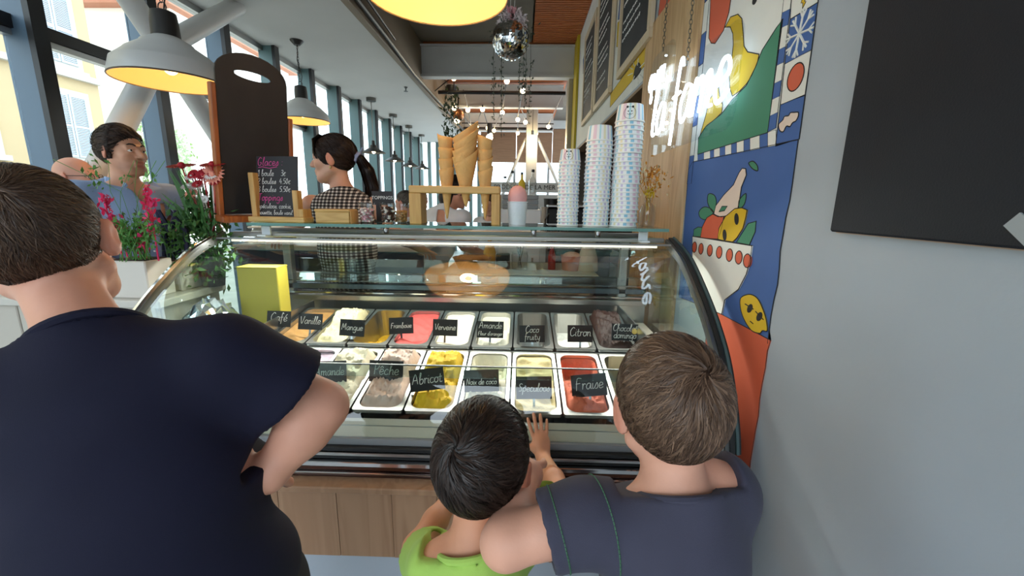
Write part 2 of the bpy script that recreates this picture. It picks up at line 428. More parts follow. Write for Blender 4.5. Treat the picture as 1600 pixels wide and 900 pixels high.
# steel column with raking struts in front of the back window
c0 = U(830, 260, Y=9.3)
cl = empty('trim_7', (c0.x, 9.3, 0), kind='structure')
box('column', mat('column_grey', (140,142,144), .4), (-.12,.12,-.12,.12,0,UZ), cl, ch=.01)
for s_, dx in ((-1,.62),(1,.72)):
    MB().tube([(s_*.12,0,2.75),(s_*dx,0,1.55)], .035, 10).build('strut', mat('alu2', (190,190,188), .3, metal=.6), cl)
# ---------------------------------------------------------------- outside
box('ground_outside', mat('pavement', (176,170,160), .9, vary=.1), (-40, FX-.1, -20, 40, -.15, -.05), kind='structure', label='pale street pavement outside the windows')
m_yel = mat('ochre_render', (178,156,120), .9, vary=.05, vscale=.6); m_shut = mat('shutter_white', (168,174,182), .6); m_stone = mat('window_stone', (188,184,176), .8)
bx = -14.0
bd = empty('apartment_building', (bx, 10, 0), 'ochre rendered apartment building with white louvred shutters across the street', 'building')
box('facade', m_yel, (-5, 0, -14, 4.25, 0, 15), bd); box('cornice', m_stone, (0, .18, -14, 4.25, 4.95, 5.12), bd)
def shutter_window(yc, z0, z1, w=1.05):
    f = box('window_surround', m_stone, (0, .05, yc-w/2-.14, yc+w/2+.14, z0-.14, z1+.14), bd)
    box('sill', m_stone, (0, .16, yc-w/2-.2, yc+w/2+.2, z0-.28, z0-.14), f)
    for s_ in (-1, 1):
        a, b_ = (yc-w/2, yc-.01) if s_ < 0 else (yc+.01, yc+w/2)
        m = MB(); m.box(.05,.10,a,b_,z0,z0+.07); m.box(.05,.10,a,b_,z1-.07,z1); m.box(.05,.10,a,a+.06,z0+.07,z1-.07); m.box(.05,.10,b_-.06,b_,z0+.07,z1-.07)
        m.box(.0505,.0995,a+.06,b_-.06,(z0+z1)/2-.04,(z0+z1)/2+.04); m.box(.0501,.056,a+.06,b_-.06,z0+.07,z1-.07)
        z = z0+.09
        while z < z1-.08:
            m.box(.0605,.094,a+.061,b_-.061,z,z+.028); z += .05
        m.build('shutter', m_shut, f)
for yy in (3.15, 0.6, -2.0):
    shutter_window(yy, 5.35, 7.25); shutter_window(yy, 2.6, 4.45); shutter_window(yy, 8.3, 10.1)
b2 = empty('stone_house', (-15, 22, 0), 'pale grey house with tiled roof seen between window fins', 'building')
box('wall', mat('house_grey', (244,240,230), .9), (-6, 0, -3, 6, 0, 9.2), b2)
mm = MB().prism([(-3.5,9.2),(6.5,9.2),(6.5,9.6),(1.5,11.4),(-3.5,9.6)], -6.3, .4, Matrix(((0,0,1,0),(1,0,0,0),(0,1,0,0),(0,0,0,1)))); mm.build('roof', mat('roof_tile', (176,120,96), .9, bump=.5, bscale=8), b2)
# street tree
tp = U(250,215,d=11.5); tp.z = 0; tree = empty('street_tree', tp, 'slim light green street tree outside beside the brace', 'tree')
MB().tube([(0,0,0),(.05,.02,1.6),(0,.1,3.0)], [.09,.07,.03], 8).build('trunk', mat('bark', (96,80,64), .9), tree)
mb = MB()
for i in range(1500):
    u = rng.normal(size=3); u /= np.linalg.norm(u); c = Vector(u)*rng.uniform(.4,1.0); c = Vector((c.x*.8, c.y*.8, 2.5+c.z*1.1))
    Mx = T(*c) @ Euler(tuple(rng.uniform(0,6.28,3))).to_matrix().to_4x4()
    mb.add([Mx @ Vector(p) for p in ((-.06,0,0),(0,-.03,.01),(.06,0,0),(0,.03,.01))], [(0,1,2,3)])
mb.build('foliage', mat('leaf_pale', (150,178,112), .7), tree, kind='stuff')

# unseen facade row behind the camera, added to cut sky haze in the glass
ws = empty('wall_sky_blocker', (0,-11,0), kind='structure')
box('facade', mat('blocker_render', (176,178,182), .9, vary=.1, vscale=.4), (-16,16,-1,0,0,3.4), ws)
for i in range(9):
    for k in range(1): box('window', mat('blocker_pane', (70,78,84), .2), (-14.5+3.4*i,-13.3+3.4*i,0,.04,.9+3*k,2.7+3*k), ws)
box('pavement_behind', mat('pavement', (176,170,160), .9, vary=.1), (FX-.1, 16, -11, YB, -.12, -.02), kind='structure')
# ================================================================== ice cream display case
m_steel = mat('stainless', (188,188,186), .28, metal=1.0, bump=.02, bscale=200); m_chrome = mat('chrome', (215,216,218), .1, metal=1.0)
m_dsteel = mat('dark_steel', (96,98,98), .35, metal=.9); m_gasket = mat('rubber_gasket', (30,32,34), .5); m_alu = mat('alu', (170,170,168), .35, metal=.8)
m_cglass = thin_glass('case_glass', (238,247,243), 1.9); m_sglass = thin_glass('shelf_glass', (214,236,230), 1.2)
m_gedge = mat('glass_edge', (120,168,160), .15, trans=.3)
m_beige = mat('ledge_beige', (206,196,180), .45); m_greyl = mat('ledge_grey', (146,148,150), .4)
m_rail = mat('satin_rail', (150,150,148), .38, metal=1.0)
XL, XR = -1.275, .612
PROF = [(1.74,1.252),(1.63,1.222),(1.53,1.182),(1.377,1.085),(1.28,1.01),(1.206,.935),(1.15,.845),(1.11,.76),(1.09,.697)]
pf_s = [(p.x,p.y) for p in smooth_poly(PROF, 5)]
case = empty('display_case', ((XL+XR)/2, 1.5, 0), 'long curved glass ice cream display case with wood apron', 'display case')
co = Vector(((XL+XR)/2, 1.5, 0))
def cb(name, m, b, parent=case, ch=0.0):
    b = (b[0]-co.x, b[1]-co.x, b[2]-co.y, b[3]-co.y, b[4], b[5])
    return box(name, m, b, parent, ch)
def cpt(x, y, z): return Vector((x-co.x, y-co.y, z))
# curved front glass
g = MB(); n = len(pf_s); g.smooth = True
g.add([cpt(x, y, z) for x in (XL+.015, XR-.015) for (y, z) in pf_s], [(i, i+1, n+i+1, n+i) for i in range(n-1)])
g.build('front_glass', m_cglass, case)
# side glasses with curved frames
for xx, mm, nm in ((XL, mat('frame_grey', (120,122,122), .3, metal=.8), 'l'), (XR, m_gasket, 'r')):
    s = MB(); pts = [cpt(xx, y, z) for (y, z) in pf_s]+[cpt(xx, 2.02, .60), cpt(xx, 2.02, 1.25)]
    s.add(pts, [tuple(range(len(pts)))]); s.build('side_glass', m_cglass, case)
    def swept(off0, off1, x0, x1, m, name):
        q = MB(); ring = []
        for i, (y, z) in enumerate(pf_s):
            a = Vector(pf_s[max(i-1,0)]); b = Vector(pf_s[min(i+1,n-1)]); t = (b-a).normalized(); nn = Vector((-t.y, t.x))
            if nn.x > 0: nn = -nn      # outward = towards the camera / up
            if nn.y < 0 and abs(nn.x) < .3: nn = -nn
            for (xo, o) in ((x0,off0),(x1,off0),(x1,off1),(x0,off1)):
                ring.append(cpt(xo, y+nn.x*o, z+nn.y*o))
        f = []
        for i in range(n-1):
            for k in range(4): f.append((i*4+k, i*4+(k+1)%4, i*4+4+(k+1)%4, i*4+4+k))
        f += [(3,2,1,0), tuple(4*(n-1)+k for k in range(4))]
        q.add(ring, f); q.smooth = True
        return q.build(name, m, case)
    if nm == 'r':
        swept(-.022, .008, xx-.016, xx-.004, mat('frame_grey', (120,122,122), .3, metal=.8), 'inner_frame')
        swept(-.03, .014, xx-.004, xx+.010, m_gasket, 'gasket'); swept(-.03, .018, xx+.012, xx+.020, mat('teal_strip', (72,92,94), .3), 'frame_strip')
        swept(-.03, .012, xx+.021, xx+.028, m_gasket, 'gasket')
    else:
        swept(-.02, .012, xx-.012, xx+.014, mm, 'end_frame'); swept(.012, .018, xx-.004, xx+.006, m_chrome, 'frame_strip')
# top: glass lid with chrome rails
cb('top_glass', thin_glass('lid_glass', (222,232,228), 1.3), (XL+.02, XR-.02, 1.74, 2.02, 1.246, 1.252))
cb('top_rail', m_rail, (XL+.03, XR-.02, 1.735, 1.765, 1.243, 1.262), ch=.003); cb('top_rail', m_rail, (XL+.04, XR-.02, 2.0, 2.03, 1.24, 1.264), ch=.003)
cb('front_trim_rail', m_rail, (XL+.03, XR-.02, 1.655, 1.663, 1.2385, 1.2455))
# carcass
cb('carcass_back', m_steel, (XL+.01, XR-.01, 1.96, 2.02, .1, .93)); cb('carcass_floor', m_dsteel, (XL+.01, XR-.01, 1.1, 1.96, .45, .55))
lg = MB()
lg.add([cpt(x, y, z) for x in (XL+.02, XR-.02) for (y, z) in ((1.137,.752),(1.098,.716),(1.098,.60),(1.137,.60))], [(0,1,5,4),(1,2,6,5),(2,3,7,6),(3,0,4,7),(0,3,2,1),(4,5,6,7)])
lg.build('front_ledge', m_beige, case); cb('front_ledge_step', m_greyl, (XL+.02, XR-.02, 1.086, 1.098, .66, .714)); cb('ledge_groove', m_steel, (XL+.02, XR-.02, 1.12, 1.124, .736, .7385))
m_pur = mat('purple_steel',(120,100,98),.18,metal=1.0)
for i, (z0, z1, yy, m) in enumerate(((.684,.696,1.066,m_gasket),(.672,.682,1.062,m_steel),(.660,.671,1.066,m_gasket),(.644,.659,1.052,m_chrome),(.629,.643,1.056,m_pur),(.622,.628,1.048,m_chrome),(.612,.621,1.05,m_pur))):
    cb('sill_rail', m, (XL+.0, XR-.0, yy, 1.085, z0, z1), ch=.002)
# wood apron in glued boards, white plinth
m_pine = wood('pine_apron', (176,138,108), (150,110,82), .5, 'Z', .8)
aw = cb('apron_cap', m_pine, (XL-.03, XR, 1.005, 1.085, .592, .611), ch=.003)
x = XL-.03; i = 0
while x < XR-.01:
    w_ = (.16,.13,.18,.145,.17)[i % 5]; x1 = min(x+w_, XR)
    o = cb('plank', m_pine, (x+.0008, x1-.0008, 1.025+.0006*(i%3), 1.06, .367, .5915)); x = x1; i += 1
cb('plinth', mat('plinth_white', (178,186,196), .6), (XL-.03, XR, 1.06, 1.96, 0, .365))
cb('cover_board', mat('plinth_white', (178,186,196), .6), (XL-.03, XR, 1.035, 1.06, .0, .3665))
# rear rails and rear posts seen through the glass
for z0, z1, yy, m in ((.93,.955,1.90,m_steel),(.962,.972,1.905,m_chrome),(.98,1.005,1.93,mat('rail_blue', (104,122,134), .25, metal=.9)),(1.012,1.02,1.94,m_chrome),(1.03,1.05,1.97,m_steel)):
    cb('rear_rail', m, (XL+.02, XR-.02, yy, yy+.035, z0, z1), ch=.002)
for xx in (-1.12, .48):
    cb('rear_post', m_alu, (xx-.018, xx+.018, 1.93, 1.97, .93, 1.245), ch=.003)
cb('rear_glass', m_cglass, (-1.10, .46, 1.985, 1.99, 1.05, 1.12))
cb('inner_shelf_glass', m_cglass, (XL+.04, XR-.04, 1.79, 1.99, 1.045, 1.05))
# tray supports
DECKF = (Vector((1.142,.775)), Vector((1.487,.845))); DECKB = (Vector((1.505,.853)), Vector((1.86,.903)))
cb('tray_rail', m_steel, (-1.01, .462, 1.488, 1.504, .80, .842), ch=.003)
cb('compartment_wall', m_steel, (-1.014, -1.006, 1.14, 1.93, .65, .92)); cb('compartment_wall', m_steel, (.46, .466, 1.14, 1.93, .65, .93))
cb('compartment_floor', m_beige, (XL+.02, -1.014, 1.3, 1.93, .80, .82)); cb('compartment_floor', m_beige, (.466, XR-.02, 1.2, 1.93, .82, .84))
cb('tray_bed', m_dsteel, (-1.0, .46, 1.15, 1.93, .60, .63))
cb('guard_glass', m_cglass, (-1.01, .462, 1.20, 1.205, .86, .90)); cb('guard_edge', m_dsteel, (-1.01, .462, 1.199, 1.206, .898, .9015))
# glass shelf above on brackets
gs = empty('glass_shelf', (0,1.8,1.30), 'long clear glass shelf on white brackets above the case', 'shelf')
SHX0, SHX1, SHY0, SHY1, SHZ = -1.115, .58, 1.66, 1.95, 1.306
box('shelf_pane', m_sglass, (SHX0, SHX1, SHY0-1.8+.002, SHY1-1.8, -.006, .006), gs)
box('edge', m_gedge, (SHX0, SHX1, SHY0-1.8-.002, SHY0-1.8+.003, -.006, .006), gs)
m_brk = mat('bracket_white', (214,220,226), .35)
for xx in (-1.08, .50):
    b = MB().box(xx-.018, xx+.018, -.075, -.065, -.05, -.006); b.box(xx-.018, xx+.018, -.075, .04, -.012, -.0065); b.box(xx-.018, xx+.018, -.11, -.065, -.0525, -.046)
    b.build('bracket', m_brk, gs)
for xx in (-.6, 0.05, .33): MB().lathe([(.0,-.05),(.012,-.05),(.012,-.02),(.022,-.012),(.022,-.0065),(0,-.0065)], 14, T(xx,.02,0)).build('standoff', m_chrome, gs)

# ---------------------------------------------------------------- trays of ice cream, each with its card
PITCHX = .162; XC0 = .376
def tray_frame(deck, xc):
    a, b = deck; d = (b-a).normalized(); L = (b-a).length
    ax = Vector((1,0,0)); ay = Vector((0,d.x,d.y)); az = ax.cross(ay)
    M = Matrix(((1,ay.x,az.x,xc),(0,ay.y,az.y,a.x),(0,ay.z,az.z,a.y),(0,0,0,1)))
    return M, L
def rrect(w0, w1, l0, l1, r, seg=5):
    out = []
    for cx, cy, a0 in ((w1-r,l0+r,-PI/2),(w1-r,l1-r,0),(w0+r,l1-r,PI/2),(w0+r,l0+r,PI)):
        for k in range(seg+1): a = a0+PI/2*k/seg; out.append((cx+r*math.cos(a), cy+r*math.sin(a)))
    return out
def tray_mesh(L):
    w = PITCHX/2-.003; ro = rrect(-w, w, 0.003, L-.003, .008); lo = rrect(-w+.012, w-.012, .016, L-.016, .032)
    b = MB(); n_ = len(ro); bo = rrect(-w+.02, w-.02, .024, L-.024, .03)
    ring = [Vector((x,y,-.012)) for x,y in ro]+[Vector((x,y,0)) for x,y in ro]+[Vector((x,y,0)) for x,y in lo]+[Vector((x,y,-.13)) for x,y in bo]
    f = [(k*n_+i, k*n_+(i+1)%n_, (k+1)*n_+(i+1)%n_, (k+1)*n_+i) for k in range(3) for i in range(n_)]+[tuple(3*n_+i for i in range(n_))]
    b.add(ring, f); return b.mesh('tray', m_steel)
def gelato_mesh(L, kind, seed, level):
    """churned ice cream in the tray: height field on a rounded rectangle"""
    rg = np.random.default_rng(seed); nx, ny = 26, 46; w = PITCHX/2-.0175
    xs = np.linspace(-w, w, nx); ys = np.linspace(.019, L-.019, ny); V = []
    ph = rg.uniform(0, 6.28, 12); k = rg.uniform(14, 60, 6)
    for j, yv in enumerate(ys):
        for i, xv in enumerate(xs):
            u = xv/w; t = (yv-.019)/(L-.038)
            # pull corners in to a rounded outline
            c = .03; dx = max(0, abs(xv)-(w-c)); dy = max(0, (yv-(L-.019-c)), (.019+c-yv)); 
            X, Y = xv, yv; dd = math.hypot(dx, dy)
            if dd > 1e-6 and dx > 0 and dy > 0:
                m_ = max(dx, dy)/dd; X = math.copysign(w-c+dx*m_, xv); Y = (L-.019-c+dy*m_) if yv > L/2 else (.019+c-dy*m_)
            edge = min(1.0, (1-abs(u))*5)*min(1.0, min(t, 1-t)*9)
            z = level
            if kind == 'mound': z += .055*edge*(.35+.65*math.exp(-((t-.72)/.28)**2))
            elif kind == 'scooped': z += -.05*math.exp(-((t-.85)/.3)**2)*edge+.02*math.exp(-((t-.3)/.3)**2)*edge
            elif kind == 'dug': z += -.075*(1/(1+math.exp(-(t-.45)*18)))
            z += edge*(.004*math.sin(k[0]*X+ph[0]+3*math.sin(k[1]*Y+ph[1]))+.004*math.sin(k[2]*Y+ph[2]+2.5*math.sin(k[3]*X*.6+ph[3]))+.0025*math.sin(120*Y+ph[4]+4*math.sin(30*X)))
            if kind != 'flat': z += edge*.0022*rg.normal()
            else: z += .001*math.sin(55*Y+3*math.sin(20*X))
            V.append((X, Y, z))
    F = [(j*nx+i, j*nx+i+1, (j+1)*nx+i+1, (j+1)*nx+i) for j in range(ny-1) for i in range(nx-1)]
    b = MB(); b.add(V, F); b.smooth = True
    me = b.mesh('ice_cream'); return me
m_card = mat('slate_card', (24,24,27), .55, vary=.15, vscale=30); m_chalk = mat('chalk_white', (232,232,228), .8)
def gel(name, c, rough=.6): return mat('gelato_'+name, c, rough, bump=.6, bscale=90, vary=.07, vscale=25)
BACK = [('chocolate',(44,20,14),'mound',-.012,'dark chocolate',('Chocolat','domingo'),.035,.0,0.03),
 ('lemon',(232,232,226),'dug',-.02,'white lemon, half emptied',('Citron',),.02,-.02,0.0),
 ('coconut',(150,146,138),'dug',-.085,'nearly empty coconut',('Coco','fruity'),-.005,-.03,-.02),
 ('almond',(233,229,212),'scooped',-.02,'cream almond blossom',('Amande',"Fleur d'oranger"),-.01,.0,0.02),
 ('verbena',(238,232,212),'flat',-.012,'smooth ivory verbena',('Verveine',),-.03,.01,0.02),
 ('raspberry',(222,92,88),'flat',-.014,'red raspberry',('Framboise',),-.045,.02,-.05),
 ('mango',(206,160,24),'dug',-.05,'almost finished golden mango',('Mangue',),-.075,-.01,0.05),
 ('vanilla',(238,226,180),'mound',-.022,'pale yellow vanilla',('Vanille',),-.105,.04,0.03),
 ('coffee',(196,148,86),'flat',-.016,'light brown coffee',('Café',),-.085,.06,0.02)]
FRONT = [('hazelnut',(222,206,170),'dug',-.03,'half hidden beige hazelnut',None,0,0,0),
 ('strawberry',(236,122,92),'scooped',-.012,'coral red strawberry',('Fraise',),.012,.02,-.10),
 ('speculoos',(234,214,160),'flat',-.008,'pale caramel speculoos',('Speculoos',),-.005,.0,-.02),
 ('coconut_nut',(240,234,214),'scooped',-.004,'white nut cream',('Noix de coco',),-.01,.03,-.04),
 ('apricot',(244,200,40),'mound',-.016,'bright yellow apricot',('Abricot',),-.02,.03,-.13),
 ('peach',(236,208,196),'mound',-.006,'pale pink peach',('Pêche',),-.01,.07,.03),
 ('cream',(238,230,204),'mound',-.014,'ivory cream',('Amande',),-.03,.06,-.05),
 ('violet',(222,196,216),'flat',-.012,'lilac violet',None,0,0,0),
 ('pistachio',(206,204,150),'flat',-.014,'greenish pistachio',None,0,0,0)]
tme = {}
for row, deck, rows in (('back', DECKB, BACK), ('front', DECKF, FRONT)):
    M0, L = tray_frame(deck, 0); tme[row] = tray_mesh(L)
    for i, (nm, c, kind, lv, desc, txt, ox, oy, tilt) in enumerate(rows):
        M, L = tray_frame(deck, XC0-PITCHX*i)
        t = empty('ice_cream_tray', M.to_translation(), 'steel tray of %s ice cream in the %s row' % (desc, row), 'ice cream tray', 'ice cream trays in the case')
        t.matrix_world = M
        link('pan', tme[row], t)
        me = gelato_mesh(L, kind, 11*i+(0 if row == 'back' else 500), lv); me.materials.append(gel(nm, c)); link('ice_cream', me, t)
        if txt:
            cw, chh = (.098,.066) if row == 'back' else (.112,.07)
            if nm in ('almond','chocolate'): cw = .105
            mid = M @ Vector((ox+ (0.0), .055+oy, 0)); base = empty('flavour_card', mid, 'black card chalked %s in the %s row' % (' '.join(txt), row), 'flavour card', 'chalked flavour cards')
            base.rotation_euler = (math.radians(-14), tilt, math.radians(2))
            box('card', m_card, (-cw/2, cw/2, -.001, .001, .012, .012+chh), base, label=None)
            sx = MB(); sx.box(-.004,.004,-.0005,.0015,-.05,.03); sx.build('spike', m_chrome, base)
            mb = MB(); Mt = T(0,-.0022,0) @ R(PI/2,'X')
            if len(txt) == 1:
                sz = min(.036, (cw-.014)/text_width(txt[0],1)); strokes(mb, txt[0], sz, Mt @ T(0,.036,0), .0011, center=True)
            else:
                for q, tt in enumerate(txt):
                    sz = min(.027, (cw-.008)/text_width(tt,1)); strokes(mb, tt, sz, Mt @ T(0,.05-.028*q,0), .0009, center=True)
            mb.build('lettering', m_chalk, base, kind='stuff')
            if nm == 'chocolate':
                MB().lathe([(0,.0),(.011,.0),(.011,.002),(0,.002)], 18, T(.038,-.001,.05) @ R(PI/2,'X')).build('gold_sticker', mat('gold_foil', (214,176,88), .3, metal=.6), base)

# assumed light tube under the case lid, added to brighten the trays
cb('added_light_tube', emis('added_tube_glow', (255,244,226), 1.5), (XL+.06, XR-.06, 1.70, 1.712, 1.225, 1.236))
al = bpy.data.lights.new('added_case_light', 'AREA'); al.shape = 'RECTANGLE'; al.size = 1.7; al.size_y = .03; al.energy = 11; al.color = (1,.95,.88)
alo = bpy.data.objects.new('added_case_light', al); COL.objects.link(alo); alo.parent = case; alo.location = (0, .21, 1.22); alo.rotation_euler = (math.radians(-38),0,0)
# ================================================================== mural, boards, neon sign on the right wall
m_ink = mat('ink_black', (28,26,28), .7)
MURX = WX-.0004
mural = empty('mural', (WX, 1.5, 0), 'hand painted mural of fruit bowl and hills on the right wall', 'mural')
mo = Vector((WX, 1.5, 0))
PAINT = {'white':(226,226,220),'orange':(208,96,66),'yellow':(214,178,36),'green':(66,132,102),'blue':(66,100,162),'beige':(224,206,194),'black':(30,28,30),'brown':(150,116,84)}
def pm(c): return mat('mural_'+c, PAINT[c], .75, vary=.05, vscale=5)
def wp(px, py): q = U(px, py, X=MURX); return (q.y, q.z)
LAYER = .0007
MW = Matrix(((0,0,-1,0),(1,0,0,-1.5),(0,1,0,0),(0,0,0,1)))      # local (Y,Z,depth out of the wall) -> mural object space
def paint(name, c, poly, layer, pix=True, smooth=False, line=.0016, parent=None):
    q = [wp(*p) for p in poly] if pix else list(poly)
    if smooth:
        r = q[-1:]+q+q[:2]; s = []
        v = [Vector(p) for p in r]
        for i in range(1, len(v)-2):
            for k in range(5):
                t = k/5; a,b,c_,d = v[i-1],v[i],v[i+1],v[i+2]
                p = 0.5*((2*b)+(c_-a)*t+(2*a-5*b+4*c_-d)*t*t+(3*b-a-3*c_+d)*t**3); s.append((p.x,p.y))
        q = s
    area = sum(q[i][0]*q[(i+1)%len(q)][1]-q[(i+1)%len(q)][0]*q[i][1] for i in range(len(q)))
    if area > 0: q = q[::-1]
    o = MB().prism(q, 0.0002, LAYER*(layer+1), MW).build(name, pm(c), parent or mural)
    if line:
        l = MB().tube([MW @ Vector((a,b,LAYER*(layer+1))) for a,b in q], line, 4, closed=True); l.smooth = False
        l.build('ink_outline', m_ink, o)
    return o
def circ(px, py, r, n=24, ry=None, rot=0):
    c = wp(px, py); ry = ry or r
    return [(c[0]+r*math.cos(2*PI*k/n)*math.cos(rot)-ry*math.sin(2*PI*k/n)*math.sin(rot), c[1]+r*math.cos(2*PI*k/n)*math.sin(rot)+ry*math.sin(2*PI*k/n)*math.cos(rot)) for k in range(n)]
def z3(p): return [(1020+x/3.6, y/3.6) for x,y in p]
def z4(p): return [(1060+x/2.727, 230+y/2.727) for x,y in p]
def zh(p): return [(880+x/4.5, y/4.5) for x,y in p]
YE = 1.127
# ragged right edge of the painted field
edge = []
zz = 2.9
while zz > 1.03: edge.append((YE+rng.uniform(-.006,.006), zz)); zz -= .045
def yw(px, py): return wp(px, py)
paint('painted_ground', 'white', [(1.83,2.9)]+[(1.83,1.56)]+[(YE,1.56)]+[(a,b) for a,b in reversed(edge) if b > 1.57], 0, pix=False, line=0)
paint('painted_hill_shape', 'orange', z3([(330,-60),(440,-60),(440,0),(430,70),(400,170),(352,245),(330,243),(317,215)]), 1, smooth=False)
paint('painted_scarf', 'yellow', z3([(408,155),(440,95),(480,80),(503,105),(510,180),(515,260),(535,292),(600,305),(590,360),(560,425),(530,470),(490,512),(450,540),(436,500),(432,420),(445,340),(455,250),(452,190),(438,152),(420,152)]), 1)
paint('painted_scarf', 'yellow', z3([(268,760),(300,650),(320,560),(372,490),(378,540),(395,590),(390,632),(350,672),(305,705)]), 1)
paint('painted_hill', 'green', z3([(736,105),(650,745),(255,868),(260,775),(300,712),(390,640),(450,560),(530,480),(580,380),(620,280),(700,155)]), 2)
paint('painted_eye', 'black', circ(1180,-1,.014), 2, pix=False, line=0)
ys = [-30,72,160,283,372,472,562,653,742]; 
for i in range(8):
    t0, t1 = ys[i]/745, ys[i+1]/745
    L0, L1, R0, R1 = (740-90*t0, ys[i]), (740-90*t1, ys[i+1]), (785-90*t0, ys[i]-22), (785-90*t1, ys[i+1]-22)
    paint('painted_square', 'blue' if i % 2 else 'white', z3([L0, R0, R1, L1]), 2, line=.0008)
bxs = [255,290,325,347,380,410,445,475,515,550,605,650,697]
for i in range(12):
    a, b = bxs[i], bxs[i+1]
    def top(x): return 868-(x-255)*.3114
    def bot(x): return 906-(x-255)*.2
    paint('painted_square', 'white' if i % 2 else 'blue', z3([(a,top(a)),(b,top(b)),(b,bot(b)),(a,bot(a))]), 2, line=.0008)
for i in range(9):
    z0 = 2.52-.115*i
    paint('painted_square', 'blue' if i % 2 == 0 else 'white', [(1.83,z0),(1.785,z0),(1.785,z0-.113),(1.83,z0-.113)], 2, pix=False, line=.0008)
paint('painted_tile', 'blue', z3([(776,108),(932,12),(896,280),(745,360)]), 1); paint('painted_tile', 'white', z3([(745,360),(896,280),(860,532),(720,590)]), 1)
paint('painted_tile', 'blue', z3([(720,590),(860,535),(826,782),(693,822)]), 1); paint('painted_tile', 'white', z3([(785,-30),(945,-130),(932,12),(776,108)]), 1)
paint('painted_bolt', 'yellow', z3([(850,-30),(868,-40),(858,10),(866,8),(846,48),(848,15),(838,18)]), 2, line=.001)
paint('painted_sun', 'orange', circ(1244,120.5,.033), 2, pix=False)
fl = MB(); c = wp(1250.5,52.5)
for k in range(4):
    a = PI/4*k+.1; dx, dz = math.cos(a)*.055, math.sin(a)*.055
    fl.tube([MW @ Vector((c[0]-dx,c[1]-dz,.0025)), MW @ Vector((c[0]+dx,c[1]+dz,.0025))], .0028, 5)
    for s_ in (-1,1):
        for w_ in (-.6,.6):
            e = (c[0]+s_*dx*.65, c[1]+s_*dz*.65); fl.tube([MW @ Vector((e[0],e[1],.0025)), MW @ Vector((e[0]+s_*math.cos(a+w_)*.02, e[1]+s_*math.sin(a+w_)*.02,.0025))], .0024, 5)
fl.build('painted_snowflake', pm('white'), mural)
paint('painted_cloud', 'beige', z3([(712,700),(735,675),(745,655),(768,650),(778,634),(800,632),(822,632),(822,655),(808,680),(790,690),(775,712),(755,710),(738,740),(718,735)]), 2, smooth=True)
# lower blue field with bowl of fruit
paint('painted_field', 'blue', [(1.83,1.545), wp(1083,253), wp(1160,237), wp(1248,218)]+[(a,b) for a,b in edge if b < 1.55]+[(YE,1.02)]+[wp(1205,532), wp(1120,487), (1.80,1.0)], 1, pix=False)
orange_poly = [wp(1120,487), wp(1205,532)]
zz = 1.0
while zz > .02: orange_poly.append((YE-.004+rng.uniform(-.004,.004), zz)); zz -= .05
orange_poly += [(YE,0.01), (1.5,.01), (1.5,1.1)]
paint('painted_ground', 'orange', orange_poly, 2, pix=False, line=.001)
paint('painted_leaf', 'green', z4([(130,200),(155,205),(164,235),(152,278),(128,240)]), 2, smooth=True); paint('painted_leaf', 'green', z4([(90,275),(110,255),(140,262),(150,282),(120,308),(95,300)]), 2, smooth=True)
paint('painted_leaf', 'green', z4([(68,350),(85,340),(103,342),(100,382),(66,380)]), 2); paint('painted_leaf', 'green', z4([(262,225),(290,197),(285,240),(262,262)]), 2, smooth=True)
paint('painted_leaf', 'green', z4([(300,325),(334,315),(330,360),(305,417),(250,405)]), 2); paint('painted_leaf', 'green', z4([(302,68),(320,60),(338,78),(340,100),(318,92)]), 2, smooth=True)
paint('painted_pear', 'beige', z4([(155,285),(162,250),(195,205),(238,160),(262,108),(275,90),(290,92),(293,118),(272,170),(263,230),(255,270),(215,290),(185,298)]), 3)
paint('painted_leaf', 'green', z4([(177,275),(190,252),(212,252),(200,270)]), 4)
paint('painted_peach', 'orange', z4([(98,385),(105,340),(125,300),(150,285),(172,296),(198,294),(190,340),(175,392)]), 4)
lm = paint('painted_lemon', 'yellow', z4([(172,392),(178,345),(205,295),(245,262),(275,258),(298,268),(292,300),(280,345),(255,385),(235,404)]), 5)
for p in ((253,306),(202,374)): paint('painted_eye', 'black', circ(*z4([p])[0], .013, ry=.02, rot=-.5), 6, pix=False, line=0, parent=mural)
bw = paint('painted_bowl', 'white', z4([(65,380),(320,420),(312,480),(296,540),(262,605),(203,650),(190,712),(165,702),(60,640),(20,500),(64,480)]), 6)
for p in ((74,426),(102,433),(140,440),(180,448),(224,460),(264,470),(300,484)):
    paint('painted_dot', 'orange', circ(*z4([p])[0], .021, ry=.021), 7, pix=False, parent=mural)
lm2 = paint('painted_lemon', 'yellow', z4([(268,648),(285,632),(315,628),(345,650),(372,710),(382,755),(382,783),(362,782),(350,793),(315,780),(285,735),(270,690)]), 4, smooth=True)
for p in ((309,687),(350,722)): paint('painted_eye', 'black', circ(*z4([p])[0], .011, ry=.017, rot=.7), 5, pix=False, line=0, parent=mural)
l = MB()
for pa, pb in (((290,668),(325,690)),((335,700),(368,735)),((312,742),(324,752))):
    a, b = wp(*z4([pa])[0]), wp(*z4([pb])[0]); l.tube([MW @ Vector((a[0],a[1],.0046)), MW @ Vector((b[0],b[1],.0046))], .0018, 4)
l.build('ink_line', m_ink, mural)
# pine panel behind the neon sign
pp = empty('pine_panel', (WX, 2.2, 0), 'tall knotty pine panel on wall behind the neon sign', 'wall panel')
m_pine2 = wood('pine_panel', (206,170,124), (172,130,86), .55, 'Z', .7)
for i, (a, b) in enumerate(((1.832,2.0),(2.002,2.2),(2.202,2.4),(2.402,2.62))):
    box('plank', m_pine2, (-.012-.0005*(i%2), -.001, a-2.2, b-2.2, 0.02, 2.36), pp)
